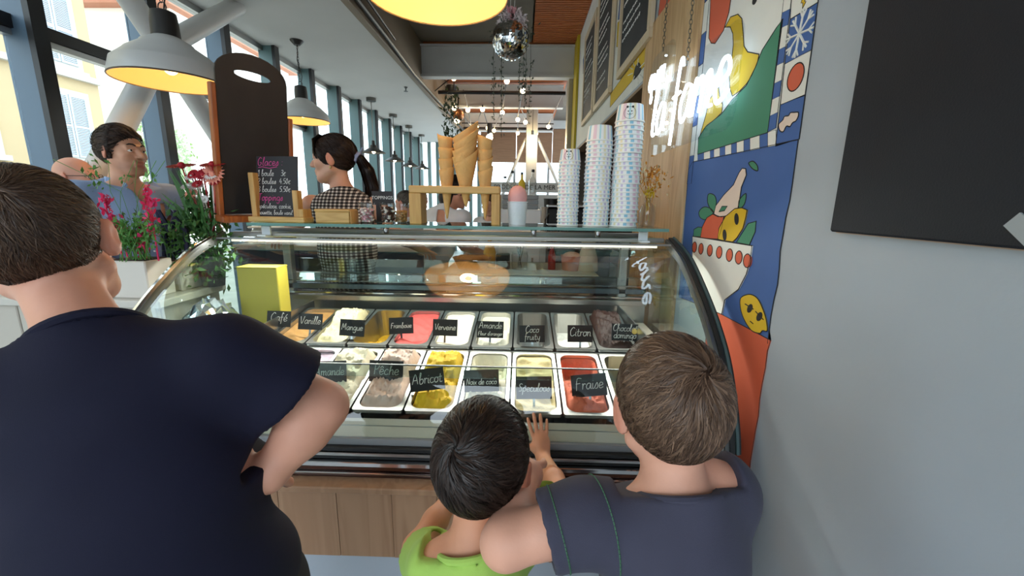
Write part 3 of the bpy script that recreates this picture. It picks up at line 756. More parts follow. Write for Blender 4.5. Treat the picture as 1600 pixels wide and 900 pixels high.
# header mural patches, menu boards
hd = empty('floral_mural', (WX, 4, 0), 'colourful painted flower frieze around the menu boards', 'mural')
def hpaint(name, c, pts, layer=1, line=.0016, smooth=False): 
    o = paint(name, c, zh(pts), layer, line=line, smooth=smooth, parent=mural); o.parent = hd; o.location = (0,-2.5,0); return o
paint('painted_ground', 'white', [(2.62,3.5),(5.8,3.5),(5.8,2.12),(2.62,2.12)], 0, pix=False, line=0).parent = hd
hd.children[-1].location = (0,-2.5,0)
hpaint('painted_petal', 'yellow', [(330,755),(335,660),(395,575),(655,222),(668,290),(665,350),(600,430)])
hpaint('painted_petal', 'blue', [(670,370),(672,300),(700,240),(730,190),(770,90),(810,20),(812,225)]); hpaint('painted_petal', 'orange', [(665,200),(672,90),(685,-30),(790,-60),(770,30),(735,80),(715,60),(705,140),(690,190)])
hpaint('painted_petal', 'green', [(790,0),(812,-40),(812,20)])
hpaint('painted_flower_centre', 'black', [(497,560),(505,490),(525,445),(542,450),(546,500)], 2, smooth=True); hpaint('painted_flower_centre', 'black', [(778,160),(785,90),(812,60),(812,150),(795,190)], 2, smooth=True)
hpaint('painted_petal', 'green', [(245,95),(275,10),(292,0),(282,90),(250,120)]); hpaint('painted_petal', 'orange', [(240,130),(275,85),(262,170),(240,215)])
hpaint('painted_petal', 'yellow', [(376,330),(384,160),(412,130),(408,330)]); hpaint('painted_petal', 'blue', [(386,140),(400,-10),(428,-40),(412,130)]); hpaint('painted_petal', 'blue', [(140,420),(162,330),(155,500),(140,520)])
lw = MB()
for (cx, cy, n_, rr) in ((520,500,9,90),(795,120,10,80)):
    for k in range(n_):
        a = k*2*PI/n_; pts = []
        for j in range(5):
            t = .45+.55*j/4; w = wp(*zh([(cx+math.cos(a)*rr*t*.75, cy+math.sin(a)*rr*t)])[0]); pts.append(MW @ Vector((w[0]+.006*math.sin(j*2.5), w[1], .0022)))
        lw.tube(pts, .0035, 5)
lo = lw.build('painted_rays', pm('white'), hd); lo.location = (0,-2.5,0)
m_frame = wood('frame_pale', (214,196,166), (190,168,134), .5, 'Z', 1.2); m_slate = mat('menu_slate', (38,42,48), .6, vary=.2, vscale=8)
def menu_board(near, far, hgt, label, seed):
    a, b = wp(*near), wp(*far); y0, y1 = a[0], b[0]; z0 = (a[1]+b[1])/2
    t = empty('menu_board', (WX-.002, y0, z0), label, 'menu board', 'menu boards on the header'); w = y1-y0; fw = .05
    box('slate', m_slate, (-.018,-.003,fw*.6,w-fw*.6,fw*.6,hgt-fw*.6), t)
    box('frame_rail', m_frame, (-.032,-.003,0,w,0,fw), t, ch=.003); box('frame_rail', m_frame, (-.032,-.003,0,w,hgt-fw,hgt), t, ch=.003)
    box('frame_stile', m_frame, (-.032,-.003,0,fw,fw,hgt-fw), t, ch=.003); box('frame_stile', m_frame, (-.032,-.003,w-fw,w,fw,hgt-fw), t, ch=.003)
    rg = random.Random(seed); mb = MB(); z = hgt-.16; k = 0
    while z > .16:
        M = Matrix(((0,0,-1,-.0195),(-1,0,0,w-fw-.04),(0,1,0,z),(0,0,0,1)))
        if k % 4 != 3: scribble(mb, (w-2*fw-.1)*rg.uniform(.6,1), .022, M, .0022, rg)
        z -= .055; k += 1
    mb.build('chalk_writing', m_chalk, t, kind='stuff')
menu_board((1023,55), (969,127), 1.15, 'nearest framed chalkboard menu on the header above the pine panel', 3)
menu_board((957,144), (931.5,176), 1.05, 'middle framed chalkboard menu on the painted header', 5)
menu_board((929,179), (912,197), .95, 'farthest framed chalkboard menu on the header by the beam', 8)
# black canvas on the white wall nearest the camera
a = wp(1318,362); cy0 = a[0]
cv = empty('black_canvas', (WX-.002, cy0, a[1]), 'large black stretched canvas hanging on the bare white wall', 'canvas')
box('canvas', mat('canvas_black', (24,28,37), .6, spec=.3, bump=.15, bscale=300, vary=.12, vscale=5), (-.03,-.002,-1.1,0,0,1.3), cv, ch=.004)
box('stretcher_edge', mat('raw_wood', (186,160,140), .7), (-.012,-.001,-1.102,.003,-.003,1.302), cv)
st = MB()
for k in range(9): st.box(-.0335+.009,-.0295+.009,.0,.0035,.06+.12*k,.075+.12*k)
st.build('staples', m_alu, cv)
b = U(1592,352,X=WX-.034); bx_ = MB().box(-.0335,-.0305,-.03,.012,-.012,.012, M=T(0,b.y-cy0,b.z-a[1]) @ R(.7,'X')); bx_.build('tape', mat('tape_grey', (150,156,160), .4), cv)
# neon sign
NX = WX-.055
n0 = U(1012,235,X=NX); n1 = U(1138,120,X=NX)
neon = empty('neon_sign', (NX, n0.y, n0.z), 'white neon script sign hanging on chains over the pine panel', 'neon sign')
m_neon = emis('neon_tube', (214,238,255), 4.5); m_acr = thin_glass('acrylic_back', (248,250,252), .35)
MN = Matrix(((0,0,-1,0),(-1,0,0,0),(0,1,0,0),(0,0,0,1)))
Lw = n0.y-n1.y
t1, t2 = 'quoi', 'la fame'
mb = MB(); sp = (Lw-.06)/text_width(t2, 1); sz2 = sp*1.05
strokes(mb, t2, sz2, MN @ T(.03,.06,0), .0064, seg=8, slant=.15)
mb.build('neon_tube', m_neon, neon)
mb = MB(); strokes(mb, t1, .15, MN @ T(-.07,.29,0), .0055, seg=8, slant=.15); mb.build('neon_tube', m_neon, neon)
def plate(x0, x1, z0, z1):
    q = rrect(x0, x1, z0, z1, min(.06, (z1-z0)/2.2), 6); return MB().prism(q, -.022, -.017, MN)
plate(-.02, Lw+.03, -.03, sz2*1.15).build('acrylic_plate', m_acr, neon); plate(-.11, .24, .21, .46).build('acrylic_plate', m_acr, neon)
for (cx, z0) in ((.06,.45),(.40,sz2*1.1)):
    bk = MB(); k = 0; z = z0
    while z < 2.75-n0.z:
        bk.tube([MN @ Vector((cx+(.006*math.cos(w) if k % 2 == 0 else 0), z+.011*math.sin(w)+.01, -.02+(.006*math.cos(w) if k % 2 else 0))) for w in [2*PI*j/8 for j in range(8)]], .0016, 4, closed=True); z += .017; k += 1
    bk.build('chain', mat('chain_grey', (120,116,108), .35, metal=.9), neon)
# ================================================================== lamps
m_enam = mat('lamp_enamel', (206,206,204), .35); m_inner = mat('lamp_inner', (250,214,150), .5); m_bulb = emis('bulb_warm', (255,206,130), 9.0)
m_blackl = mat('lamp_black', (44,42,40), .5)
def lamp_light(name, parent, z, power, col=(1,.70,.36), r=.05, spot=None):
    l = bpy.data.lights.new(name, 'POINT'); l.energy = power; l.color = col; l.shadow_soft_size = r
    o = bpy.data.objects.new(name, l); COL.objects.link(o); o.parent = parent; o.location = (0,0,z)
def dome_lamp(rim_c, D, ctop, label, power, group='large white pendant lamps'):
    t = empty('pendant_lamp', rim_c, label, 'pendant lamp', group); r = D/2
    outer = [(r,0),(r*1.005,.012),(r*.93,.085),(r*.90,.092),(r*.72,.135),(r*.70,.142),(r*.46,.185),(r*.44,.195),(r*.24,.225)]
    MB().lathe(outer, 40).build('shade', m_enam, t)
    inner = [(r*.99,.002),(r*.92,.082),(r*.70,.132),(r*.43,.184),(r*.2,.21),(0,.215)]
    MB().lathe(inner, 40).build('shade_lining', m_inner, t)
    MB().lathe([(r*.998,0),(r*1.012,.004),(r*1.0,.01),(r*.985,.004),(r*.998,0)], 40).build('rim', mat('rim_brown', (92,76,60), .5), t)
    MB().lathe([(r*.245,.222),(r*.235,.30),(r*.215,.345),(r*.12,.355),(0,.357)], 20).build('socket_cap', m_blackl, t)
    MB().ball((0,0,.09), (.038,.038,.05), 14, 10).build('bulb', m_bulb, t)
    MB().tube([(0,0,.13),(0,0,.2)], .02, 10).build('socket', mat('brass', (190,150,80), .3, metal=.9), t)
    h = ctop-rim_c[2]; ch = MB(); z = .36; k = 0
    ch.tube([(.022*math.cos(w),0,.372+.024*math.sin(w)) for w in [2*PI*j/12 for j in range(12)]], .003, 5, closed=True); z = .395
    while z < h-.05:
        ch.tube([((.008*math.cos(w) if k % 2 == 0 else 0),(.008*math.cos(w) if k % 2 else 0),z+.016*math.sin(w)+.012) for w in [2*PI*j/8 for j in range(8)]], .0025, 4, closed=True); z += .026; k += 1
    ch.build('chain', m_blackl, t)
    MB().tube([(.006,0,.35),(.02,.01,.45),(-.012,.0,.6),(.01,0,h-.03)], .004, 6).build('cord', m_blackl, t)
    MB().lathe([(0,h-.045),(.03,h-.045),(.062,h-.01),(.065,h-.001),(0,h-.001)], 24).build('ceiling_cap', m_blackl, t)
    lamp_light('lamp_glow', t, .05, power)
p = U(683,-5,d=1.54); dome_lamp(p, .53, UZ-.02, 'large lit white dome pendant hanging above the display case', 5.0)
p = U(270,130,d=2.25); dome_lamp(p, .53, CZ, 'lit white dome pendant beside the tall chalkboard near the window brace', 2.6)
p = U(474,190,d=4.4); dome_lamp(p, .53, CZ, 'lit white dome pendant above the dark haired woman', 2.6)
def cone_lamp(px, py, d, label):
    q = U(px, py, d=d); t = empty('cone_lamp', q, label, 'pendant lamp', 'small black cone pendants'); r = .19
    MB().lathe([(r,0),(r*.97,.008),(r*.3,.085),(r*.26,.12),(r*.14,.13),(r*.12,.19),(0,.2)], 28).build('shade', m_blackl, t)
    MB().lathe([(r*.98,.0),(r*.28,.08),(0,.082)], 28).build('shade_lining', mat('lining_dark', (90,84,74), .5), t)
    MB().ball((0,0,.02), .03, 12, 8).build('bulb', emis('bulb_pale', (255,232,190), 14.0), t)
    h = CZ-q.z
    MB().tube([(0,0,.19),(0,0,h-.04)], .007, 8).build('rod', mat('rod_nickel', (110,108,104), .3, metal=.8), t)
    MB().lathe([(0,h-.05),(.075,h-.05),(.075,h-.001),(0,h-.001)], 20).build('ceiling_cap', mat('rod_nickel', (110,108,104), .3, metal=.8), t)
for (px, py, d, w_) in ((584,239,6.75,'nearest'),(617,252,7.97,'second nearest'),(641,260,9.1,'third nearest'),(660,264,10.3,'farthest')):
    cone_lamp(px, py, d, '%s small black cone pendant in the row by the window fins' % w_)
# ceiling sprinkler
q = U(634,136,Z=CZ); sp_ = empty('sprinkler', q, 'small sprinkler head on the white soffit ceiling', 'sprinkler')
MB().lathe([(0,-.06),(.03,-.06),(.03,-.055),(.008,-.05),(.012,-.02),(.03,-.002),(0,-.002)], 14).build('head', m_dsteel, sp_)
# disco ball with flowers and trailing vines
q = U(798,62,Y=3.3); ball = empty('disco_ball', q, 'mirrored disco ball hung with flowers and trailing vines', 'disco ball'); RB = .135
mt = MB(); rows = 22
for i in range(rows):
    a0 = -PI/2+PI*i/rows; a1 = a0+PI/rows*.94; am = (a0+a1)/2; nn_ = max(4, int(2*PI*math.cos(am)*RB/(PI*RB/rows)))
    for k in range(nn_):
        b0 = 2*PI*k/nn_; b1 = b0+2*PI/nn_*.94; jit = [rng.uniform(-.0016,.0016) for _ in range(4)]
        v = [Vector((math.cos(a)*math.cos(b), math.cos(a)*math.sin(b), math.sin(a)))*(RB+jit[j]) for j, (a, b) in enumerate(((a0,b0),(a0,b1),(a1,b1),(a1,b0)))]
        mt.add(v, [(0,1,2,3)])
mt.build('mirror_tiles', mat('mirror', (225,228,230), .04, metal=1.0), ball, kind='stuff')
MB().ball((0,0,0), RB-.004, 24, 16).build('core', m_dsteel, ball)
MB().lathe([(.0,RB+.06),(.02,RB+.06),(.024,RB+.03),(.02,RB-.004),(0,RB-.004)], 14).build('cap', m_dsteel, ball)
for dx in (-.01,.07): MB().tube([(dx*.3,0,RB+.03),(dx,0,UZ-q.z)], .0025, 5).build('wire', mat('wire_white', (210,210,205), .5), ball)
def leaf_cluster(mb, c, n, spread, size, rg):
    for i in range(n):
        o = Vector((rg.normal()*spread, rg.normal()*spread, rg.normal()*spread)); Mx = T(*(Vector(c)+o)) @ Euler(tuple(rg.uniform(0,6.28,3))).to_matrix().to_4x4(); s_ = size*rg.uniform(.6,1.3)
        mb.add([Mx @ Vector(p_) for p_ in ((-s_,0,0),(-s_*.2,-s_*.45,.1*s_),(s_,0,0),(-s_*.2,s_*.45,.1*s_))], [(0,1,2,3)])
m_vine = mat('vine_leaf', (74,86,74), .7); m_petal = mat('petal_pale', (226,212,214), .7); m_petalp = mat('petal_pink', (232,170,180), .7)
for (dx, dy, L_) in ((-.11,.02,.42),(-.055,-.05,.55),(.06,-.06,.30),(.10,.0,.34),(.13,.03,.40),(.085,.06,.22)):
    v = MB(); pts = [Vector((dx*.5,dy,RB+.02)), Vector((dx*1.1,dy,RB*.4)), Vector((dx*1.15,dy,-RB)), Vector((dx*1.1,dy,-RB-L_))]
    v.tube(pts, .0015, 4); n_ = int(L_/.018)
    for k in range(n_): leaf_cluster(v, pts[2].lerp(pts[3], k/n_), 2, .011, .013, rng)
    leaf_cluster(v, pts[1], 14, .03, .014, rng)
    v.build('vine', m_vine, ball)
for (dx, dz, mm) in ((-.07,.1,m_petal),(-.03,.15,m_petal),(-.005,.165,m_petalp),(.05,.14,m_petal),(.085,.11,m_petal)):
    v = MB(); leaf_cluster(v, (dx,-.04,dz), 40, .016, .018, rng); v.build('flower', mm, ball)
# black conduit rails and festoon lights
rl = {}
for i, (py, Yr, rad) in enumerate(((145,7.1,.028),(201,10.0,.03),(193,9.7,.012))):
    a = U(800, py, Y=Yr); nm = ['upper thick','lower thick','thin'][i]
    o = MB().tube([(SX+.1,0,0),(WX-.05,0,0)], rad, 8).build('black_pipe', m_black, label='%s black ceiling pipe strung with festoon bulbs' % nm, cat='pipe'); o.location = (0,Yr,a.z); rl[i] = a.z
bulbs = [(709,122,6.9),(792,127,6.9),(817,142,7.0),(710,169,7.8),(731,172,8.0),(754,171,8.0),(785,176,8.0),(809,187,8.6),(821,191,8.8),(857,198,9.2),(736,200,9.8),(745,199,9.8),(762,200,9.8),(772,204,9.8),(809,208,9.9),(838,209,9.9),(767,211,9.4)]
fs = empty('festoon_lights', U(780,165,Y=8), 'festoon string of small globe bulbs draped between black pipes', 'string lights'); fo = fs.location
m_fb = emis('festoon_bulb', (255,228,178), 16.0)
seqs = [[(675,150,7.1),(709,122,6.9),(710,169,7.8),(736,200,9.8)],[(724,145,7.1),(731,172,8.0),(736,200,9.8)],[(754,171,8.0),(745,199,9.8)],[(754,171,8.0),(762,200,9.8)],[(792,127,6.9),(785,176,8.0),(772,204,9.8)],[(817,142,7.0),(809,187,8.6),(809,208,9.9)],[(815,175,8.2),(821,191,8.8),(838,209,9.9)],[(880,150,7.1),(857,198,9.2)]]
cbm = MB()
for s_ in seqs:
    pts = [U(a,b-4,Y=y)-fo for a,b,y in s_]; cbm.tube(pts, .009, 5)
cbm.build('cable', m_black, fs)
for (a,b,y) in bulbs:
    q = U(a,b,Y=y)-fo; o = MB().ball((0,0,0), .04, 10, 8).build('bulb', m_fb, fs); o.location = q
    MB().tube([(0,0,.03),(0,0,.075)], .018, 8).build('holder', m_black, o)
q = U(832,217,Y=8.9); gl = empty('globe_lamp', q, 'bright bare globe lamp glowing in front of the steel column', 'lamp')
MB().ball((0,0,0), .075, 16, 12).build('globe', emis('globe_glow', (255,214,140), 60.0), gl); MB().tube([(0,0,.07),(0,0,.16)], .03, 10).build('holder', m_dsteel, gl); MB().tube([(0,0,.16),(0,0,UZ-q.z)], .006, 5).build('cord', m_black, gl)
lamp_light('globe_light', gl, -.1, 25, (1,.8,.5))
# hanging plant and spotlights at the end of the soffit edge
q = U(706,165,Y=7.2); hp = empty('hanging_plant', q, 'trailing green plant hanging by the soffit edge', 'plant'); v = MB()
for k in range(26):
    w = Vector((rng.normal()*.06, rng.normal()*.06, .25-k*.042)); leaf_cluster(v, w, 9, .06, .045, rng)
v.build('foliage', mat('leaf_dark', (52,70,46), .6), hp)
MB().lathe([(0,.3),(.09,.3),(.075,.18),(0,.18)], 12).build('pot', m_black, hp)
q = U(716,180,Y=8.0); sp2 = empty('copper_spotlight', q, 'round copper spotlight beside the hanging plant', 'spotlight')
MB().ball((0,0,0), .11, 14, 10).build('shell', mat('copper', (130,84,52), .35, metal=.7), sp2); MB().tube([(0,0,.1),(0,0,.45)], .012, 6).build('stem', m_black, sp2); MB().ball((-.02,-.03,-.1), .05, 10, 8).build('bulb', m_fb, sp2)
q = U(765,212,Y=9.6); sp3 = empty('black_spotlight', q, 'black track spotlight with lit round lens below lower pipe', 'spotlight')
MB().tube([(0,0,.25),(0,0,.03)], .06, 12).build('body', m_black, sp3); MB().ball((.0,-.05,-.05), .075, 12, 8).build('lens', emis('spot_lens', (255,226,200), 10), sp3)
# ================================================================== things on the glass shelf
SZ = SHZ+.0005
m_wood = wood('light_wood', (214,172,108), (190,144,82), .5, 'X', 1.5); m_woodz = wood('light_wood_z', (208,164,98), (184,136,74), .5, 'Z', 1.5)
m_board = mat('blackboard', (40,36,38), .6, vary=.2, vscale=9); m_red = wood('red_wood', (166,92,44), (120,58,28), .4, 'Z', 1.2)
m_pinkchalk = mat('chalk_pink', (240,90,170), .8)
# tall chalkboard easel
pL = U(348,335,Y=1.69); ang = math.radians(62)
eb = empty('tall_chalkboard', (pL.x, 1.70, SZ), 'tall arched blackboard with hand hole in a reddish wooden easel', 'chalkboard', rz=ang); eb.rotation_euler = (math.radians(6), 0, ang)
wB, hB = .285, .67; z0 = .03
arch = [(0,z0),(wB,z0),(wB,hB-.09)]+[(wB/2+wB/2*math.cos(a), hB-.09+.085*math.sin(a)) for a in [PI*k/14 for k in range(1,14)]]+[(0,hB-.09)]
hole = [(wB*.5+.075*math.cos(a)+(0.0 if abs(math.cos(a))>2 else 0), hB-.085+.016*math.sin(a)) for a in [2*PI*k/20 for k in range(20)]]
MX = Matrix(((1,0,0,0),(0,0,-1,0),(0,1,0,0),(0,0,0,1)))
# board with a real hole: strips above, below and beside the slot
bm_ = bmesh.new(); vo = [bm_.verts.new((x,0,z)) for x,z in arch]; vh = [bm_.verts.new((x,0,z)) for x,z in hole]
eo = [bm_.edges.new((vo[i],vo[(i+1)%len(vo)])) for i in range(len(vo))]; eh = [bm_.edges.new((vh[i],vh[(i+1)%len(vh)])) for i in range(len(vh))]
bmesh.ops.triangle_fill(bm_, use_beauty=True, use_dissolve=False, edges=eo+eh)
gx = bmesh.ops.extrude_face_region(bm_, geom=list(bm_.faces)); bmesh.ops.translate(bm_, vec=(0,.008,0), verts=[q for q in gx['geom'] if isinstance(q, bmesh.types.BMVert)])
bmesh.ops.recalc_face_normals(bm_, faces=list(bm_.faces)); me = bpy.data.meshes.new('board'); bm_.to_mesh(me); bm_.free(); me.materials.append(m_board); link('board', me, eb)
box('easel_leg', m_red, (-.022,-.002,-.005,.02,0,hB-.14), eb, ch=.003); box('easel_leg', m_red, (wB+.002,wB+.022,-.005,.02,0,hB-.22), eb, ch=.003)
box('easel_tray', m_red, (-.03,wB+.03,-.04,.02,0,.028), eb, ch=.005); box('easel_crossbar', m_red, (-.02,wB+.02,.009,.022,.25,.28), eb, ch=.002)
# price board in a light wooden stand
pB = U(438,335,Y=1.75); t = empty('price_board', (pB.x, 1.74, SZ), 'black price board headed Glaces in a pale wooden stand', 'price board', rz=math.radians(-6))
Mt = R(math.radians(-7),'X')
o = MB().box(-.10,.085,-.003,.003,.012,.27, M=Mt).build('board', m_board, t)
lines = [('Glaces :',.034,.232,m_pinkchalk),('1 boule    3€',.025,.190,m_chalk),('2 boules  4.50€',.024,.157,m_chalk),('3 boules  5.50€',.024,.124,m_chalk),('Toppings',.030,.088,m_pinkchalk),('spéculoos, cookie,',.0205,.056,m_chalk),('noisette, boule vanil',.0185,.030,m_chalk)]
for tx, s_, z_, mm in lines:
    mb = MB(); strokes(mb, tx, s_, Mt @ T(-.094,-.0042,z_) @ R(PI/2,'X'), .0010, sp=1.06); mb.build('lettering', mm, o, kind='stuff')
mb = MB(); mb.tube([Mt @ Vector((-.09+.017*k,-.0042,.224+.003*math.sin(k*1.6))) for k in range(6)], .0012, 4); mb.build('underline', m_pinkchalk, o)
box('upright', m_woodz, (-.112,-.088,-.016,.016,.02,.20), t, ch=.002); box('upright', m_woodz, (.078,.102,-.016,.016,.02,.13), t, ch=.002)
box('base', m_wood, (-.118,.135,-.035,.035,.0,.022), t, ch=.003); box('end_block', m_woodz, (.102,.13,-.03,.03,.022,.055), t, ch=.002)
# small wooden box
q = U(523,345,Y=1.74); t = empty('wooden_box', (q.x,1.76,SZ), 'small plain wooden box beside the price board', 'box')
box('body', m_wood, (-.072,.072,-.04,.04,0,.045), t, ch=.003); box('lid', m_wood, (-.075,.075,-.042,.042,.0455,.056), t, ch=.003); box('end_grain', m_woodz, (.0755,.078,-.04,.04,.0,.05), t)
# topping cups and their sign
m_plast = thin_glass('clear_plastic', (238,240,240), 1.6)
def topping(px, label, kinds, fill, dy):
    q = U(px,346,Y=1.78+dy); t = empty('topping_cup', (q.x,1.78+dy,SZ), label, 'cup', 'clear topping cups')
    MB().lathe([(0,.002),(.024,.002),(.034,.082),(.036,.083),(.0355,.085)], 20).build('cup', m_plast, t)
    rg = np.random.default_rng(px)
    for nm, c, n, s_ in kinds:
        mb = MB()
        for k in range(n):
            z = .006+rg.uniform(0,fill); rr = (.022+.009*z/.08)*math.sqrt(rg.uniform(0,1))*.95; a = rg.uniform(0,6.28)
            mb.ball((rr*math.cos(a), rr*math.sin(a), z), (s_*rg.uniform(.7,1.3),s_*rg.uniform(.7,1.3),s_*.8), 6, 4)
        mb.build(nm, mat('top_'+nm, c, .5), t, kind='stuff')
topping(574, 'clear cup of pink and white mini marshmallows', (('marshmallows_white',(238,226,224),110,.0065),('marshmallows_pink',(230,170,186),80,.006)), .055, 0)
topping(607, 'clear cup of dark chocolate pearls and white bits', (('chocolate_pearls',(70,34,22),110,.0065),('sugar_bits',(236,232,226),45,.006)), .06, 0)
topping(627, 'clear cup of golden caramel crumbs, rightmost topping cup', (('crumbs',(196,146,84),170,.005),('nut_bits',(226,196,150),50,.005)), .045, .03)
q = U(599,345,Y=1.88); t = empty('topping_sign', (q.x,1.88,SZ), 'small black card lettered TOPPINGS behind the clear cups', 'sign')
box('card', m_board, (-.046,.046,-.001,.001,.075,.135), t); box('stem', m_board, (-.03,-.005,-.0012,.0008,0,.08), t); box('foot', m_board, (-.035,.005,-.02,.02,0,.003), t)
font_text('lettering', 'TOPPINGS', .0205, T(0,-.0022,.106) @ R(PI/2,'X'), m_chalk, t, .0005)
# cone stand with stacked cones
qa, qb = U(642,345,Y=1.76), U(781,345,Y=1.76); cx = (qa.x+qb.x)/2; hw = (qb.x-qa.x)/2
t = empty('cone_stand', (cx,1.79,SZ), 'pale wooden bridge stand holding stacked waffle cones', 'cone stand')
yS = .05
hs = MB(); hz0, hz1 = .127, .157; hx = [(-.112,.031),(-.005,.049),(.112,.031)]
hs.box(-hw,hw,-yS,yS,hz0,hz1, ch=.004); hs.build('top_board', m_wood, t)
box('upright', m_woodz, (-hw,-hw+.05,-yS,yS,0,hz0-.0005), t, ch=.002); box('upright', m_woodz, (hw-.035,hw,-yS,yS,0,hz0-.0005), t, ch=.002)
m_cone = mat('waffle', (224,172,104), .6, bump=.5, bscale=140, vary=.12, vscale=18)
def cone_mesh(r, L, slant, thick=.003, seg=28):
    b = MB(); v = []; f = []
    for j in range(13):
        tt = j/12
        for k in range(seg+5):                      # rolled: the sheet overlaps itself
            a = 2*PI*k/seg; rr = (r*tt**.92+.002)*(1+.0035*k/seg*3); z = L*tt+slant*tt*math.cos(a-.6)*r*1.6+.010*tt*(k/seg)
            v.append((rr*math.cos(a), rr*math.sin(a), z))
    n_ = seg+5
    for j in range(12):
        for k in range(n_-1): f.append((j*n_+k, j*n_+k+1, (j+1)*n_+k+1, (j+1)*n_+k))
    b.add(v, f); b.smooth = True; me = b.mesh('cone', m_cone); return me
def solid(o, th=.0028):
    md = o.modifiers.new('thickness', 'SOLIDIFY'); md.thickness = th; md.offset = 0
def cones(xo, r, L, n, step, slant, tip_z, label, rim_r):
    me = cone_mesh(r, L, slant)
    for k in range(n):
        o = link('waffle_cone', me, None, loc=(cx+xo, 1.79, SZ+tip_z+k*step)); o.rotation_euler = (rng.uniform(-.02,.02), rng.uniform(-.02,.02), rng.uniform(-.25,.25)+(0 if slant > .3 else k*.8)); solid(o)
        w = 'topmost' if k == n-1 else ('lowest' if k == 0 else ORD[n-1-k]+' from top')
        tag(o, 'waffle cone, %s in the %s' % (w, label), 'cone', 'stacked waffle cones')
xl = [U(p,300,Y=1.79).x-cx for p in (698,728,758)]
cones(xl[0], .029, .20, 4, .043, .12, .022, 'left narrow stack on the wooden stand', .03)
cones(xl[1], .050, .205, 5, .025, .42, .072, 'wide middle stack on the wooden stand', .05)
cones(xl[2], .029, .20, 4, .043, .25, .022, 'right narrow stack on the wooden stand', .03)
# ice cream model in a white cup
q = U(808,348,Y=1.80); t = empty('ice_cream_model', (q.x,1.80,SZ), 'pink ice cream scoop model in a white waffle pattern cup', 'ice cream model')
MB().lathe([(0,0),(.036,0),(.040,.06),(.0415,.062),(.0415,.092),(.044,.094),(.044,.098),(.038,.098)], 30).build('cup', mat('cup_white', (228,230,236), .5, bump=.5, bscale=110), t)
sc = MB(); sc.ball((0,0,.115), (.041,.041,.05), 22, 14); sc.build('scoop', mat('pink_scoop', (232,170,166), .55, bump=.9, bscale=60), t)
# paper cup stacks (upside down), every cup its own object
def stripes_mat():
    m = mat('cup_stripes', (240,240,240), .5); nt = m.node_tree; b = nt.nodes['Principled BSDF']
    tc = nt.nodes.new('ShaderNodeTexCoord'); gr = nt.nodes.new('ShaderNodeTexGradient'); gr.gradient_type = 'RADIAL'
    nt.links.new(tc.outputs['Object'], gr.inputs['Vector'])
    mu = nt.nodes.new('ShaderNodeMath'); mu.operation = 'MULTIPLY'; mu.inputs[1].default_value = 3; nt.links.new(gr.outputs['Fac'], mu.inputs[0])
    fr = nt.nodes.new('ShaderNodeMath'); fr.operation = 'FRACT'; nt.links.new(mu.outputs[0], fr.inputs[0])
    cr = nt.nodes.new('ShaderNodeValToRGB'); cr.color_ramp.interpolation = 'CONSTANT'; e = cr.color_ramp.elements
    cols = [(0,(240,240,238)),(.12,(150,200,222)),(.24,(238,238,238)),(.36,(228,200,212)),(.50,(240,240,238)),(.60,(170,214,222)),(.66,(240,240,238)),(.76,(236,226,190)),(.84,(240,240,238)),(.92,(206,196,222))]
    e[0].position = 0; e[0].color = rgb(*cols[0][1]); e[1].position = cols[1][0]; e[1].color = rgb(*cols[1][1])
    for p_, c_ in cols[2:]: x_ = e.new(p_); x_.color = rgb(*c_)
    nt.links.new(fr.outputs[0], cr.inputs[0]); nt.links.new(cr.outputs[0], b.inputs['Base Color']); return m
m_str = stripes_mat(); m_rim = mat('cup_rim', (236,236,232), .5)
def cup_stack(px, n, r, h, step, where, Yc, face_on_top):
    q = U(px, 350, Y=Yc); body = MB().lathe([(r*.955,.004),(r*.84,h-.002),(r*.80,h),(r*.79,h-.004),(0,h-.004)], 28).mesh('wall', m_str)
    rim = MB().lathe([(r*.94,.0),(r*.985,.0005),(r,.003),(r*.985,.006),(r*.95,.0065)], 28).mesh('rim', m_rim)
    for k in range(n):
        i = n-1-k; t = empty('paper_cup', (q.x+rng.uniform(-.0015,.0015), Yc+rng.uniform(-.0015,.0015), SZ+k*step), None, 'paper cup', 'stacked paper cups', rz=px+rng.uniform(-.12,.12))
        t['label'] = 'striped paper cup, %s of the %s' % (ORD[i] if i == 0 else ORD[i]+' from top', where)
        link('wall', body, t); link('rim', rim, t)
        if i == 0 and face_on_top:
            t.rotation_euler = (0,0,0); f = MB(); zc = h*.45; rr = r*.40
            def on(x_, z_):
                R_ = r*(.955-.115*(z_/h))+.0006; a = x_/R_-.25; return Vector((R_*math.sin(a), -R_*math.cos(a), z_))
            f.tube([on(rr*math.cos(w), zc+rr*.95*math.sin(w)) for w in [2*PI*j/24 for j in range(24)]], .0006, 4, closed=True)
            f.tube([on(-rr*.45,zc-.002), on(-rr*.2,zc-rr*.3), on(0,zc-rr*.1), on(rr*.2,zc-rr*.3), on(rr*.45,zc-.002)], .0007, 4); f.tube([on(0,zc-rr*.1), on(0,zc-rr*.45)], .0009, 4)
            for sx in (-1,1): f.ball(on(sx*rr*.45,zc+rr*.95), .0035*r/.05, 8, 6); f.ball(on(sx*rr*.28,zc+rr*.25), .0022*r/.05, 6, 4)
            f.build('printed_bear_face', m_ink, t)
cup_stack(886, 19, .046, .050, .0145, 'short left stack', 1.80, True)
cup_stack(930, 22, .056, .062, .0162, 'middle stack', 1.79, False)
cup_stack(973, 25, .059, .068, .0172, 'tallest right stack', 1.78, True)
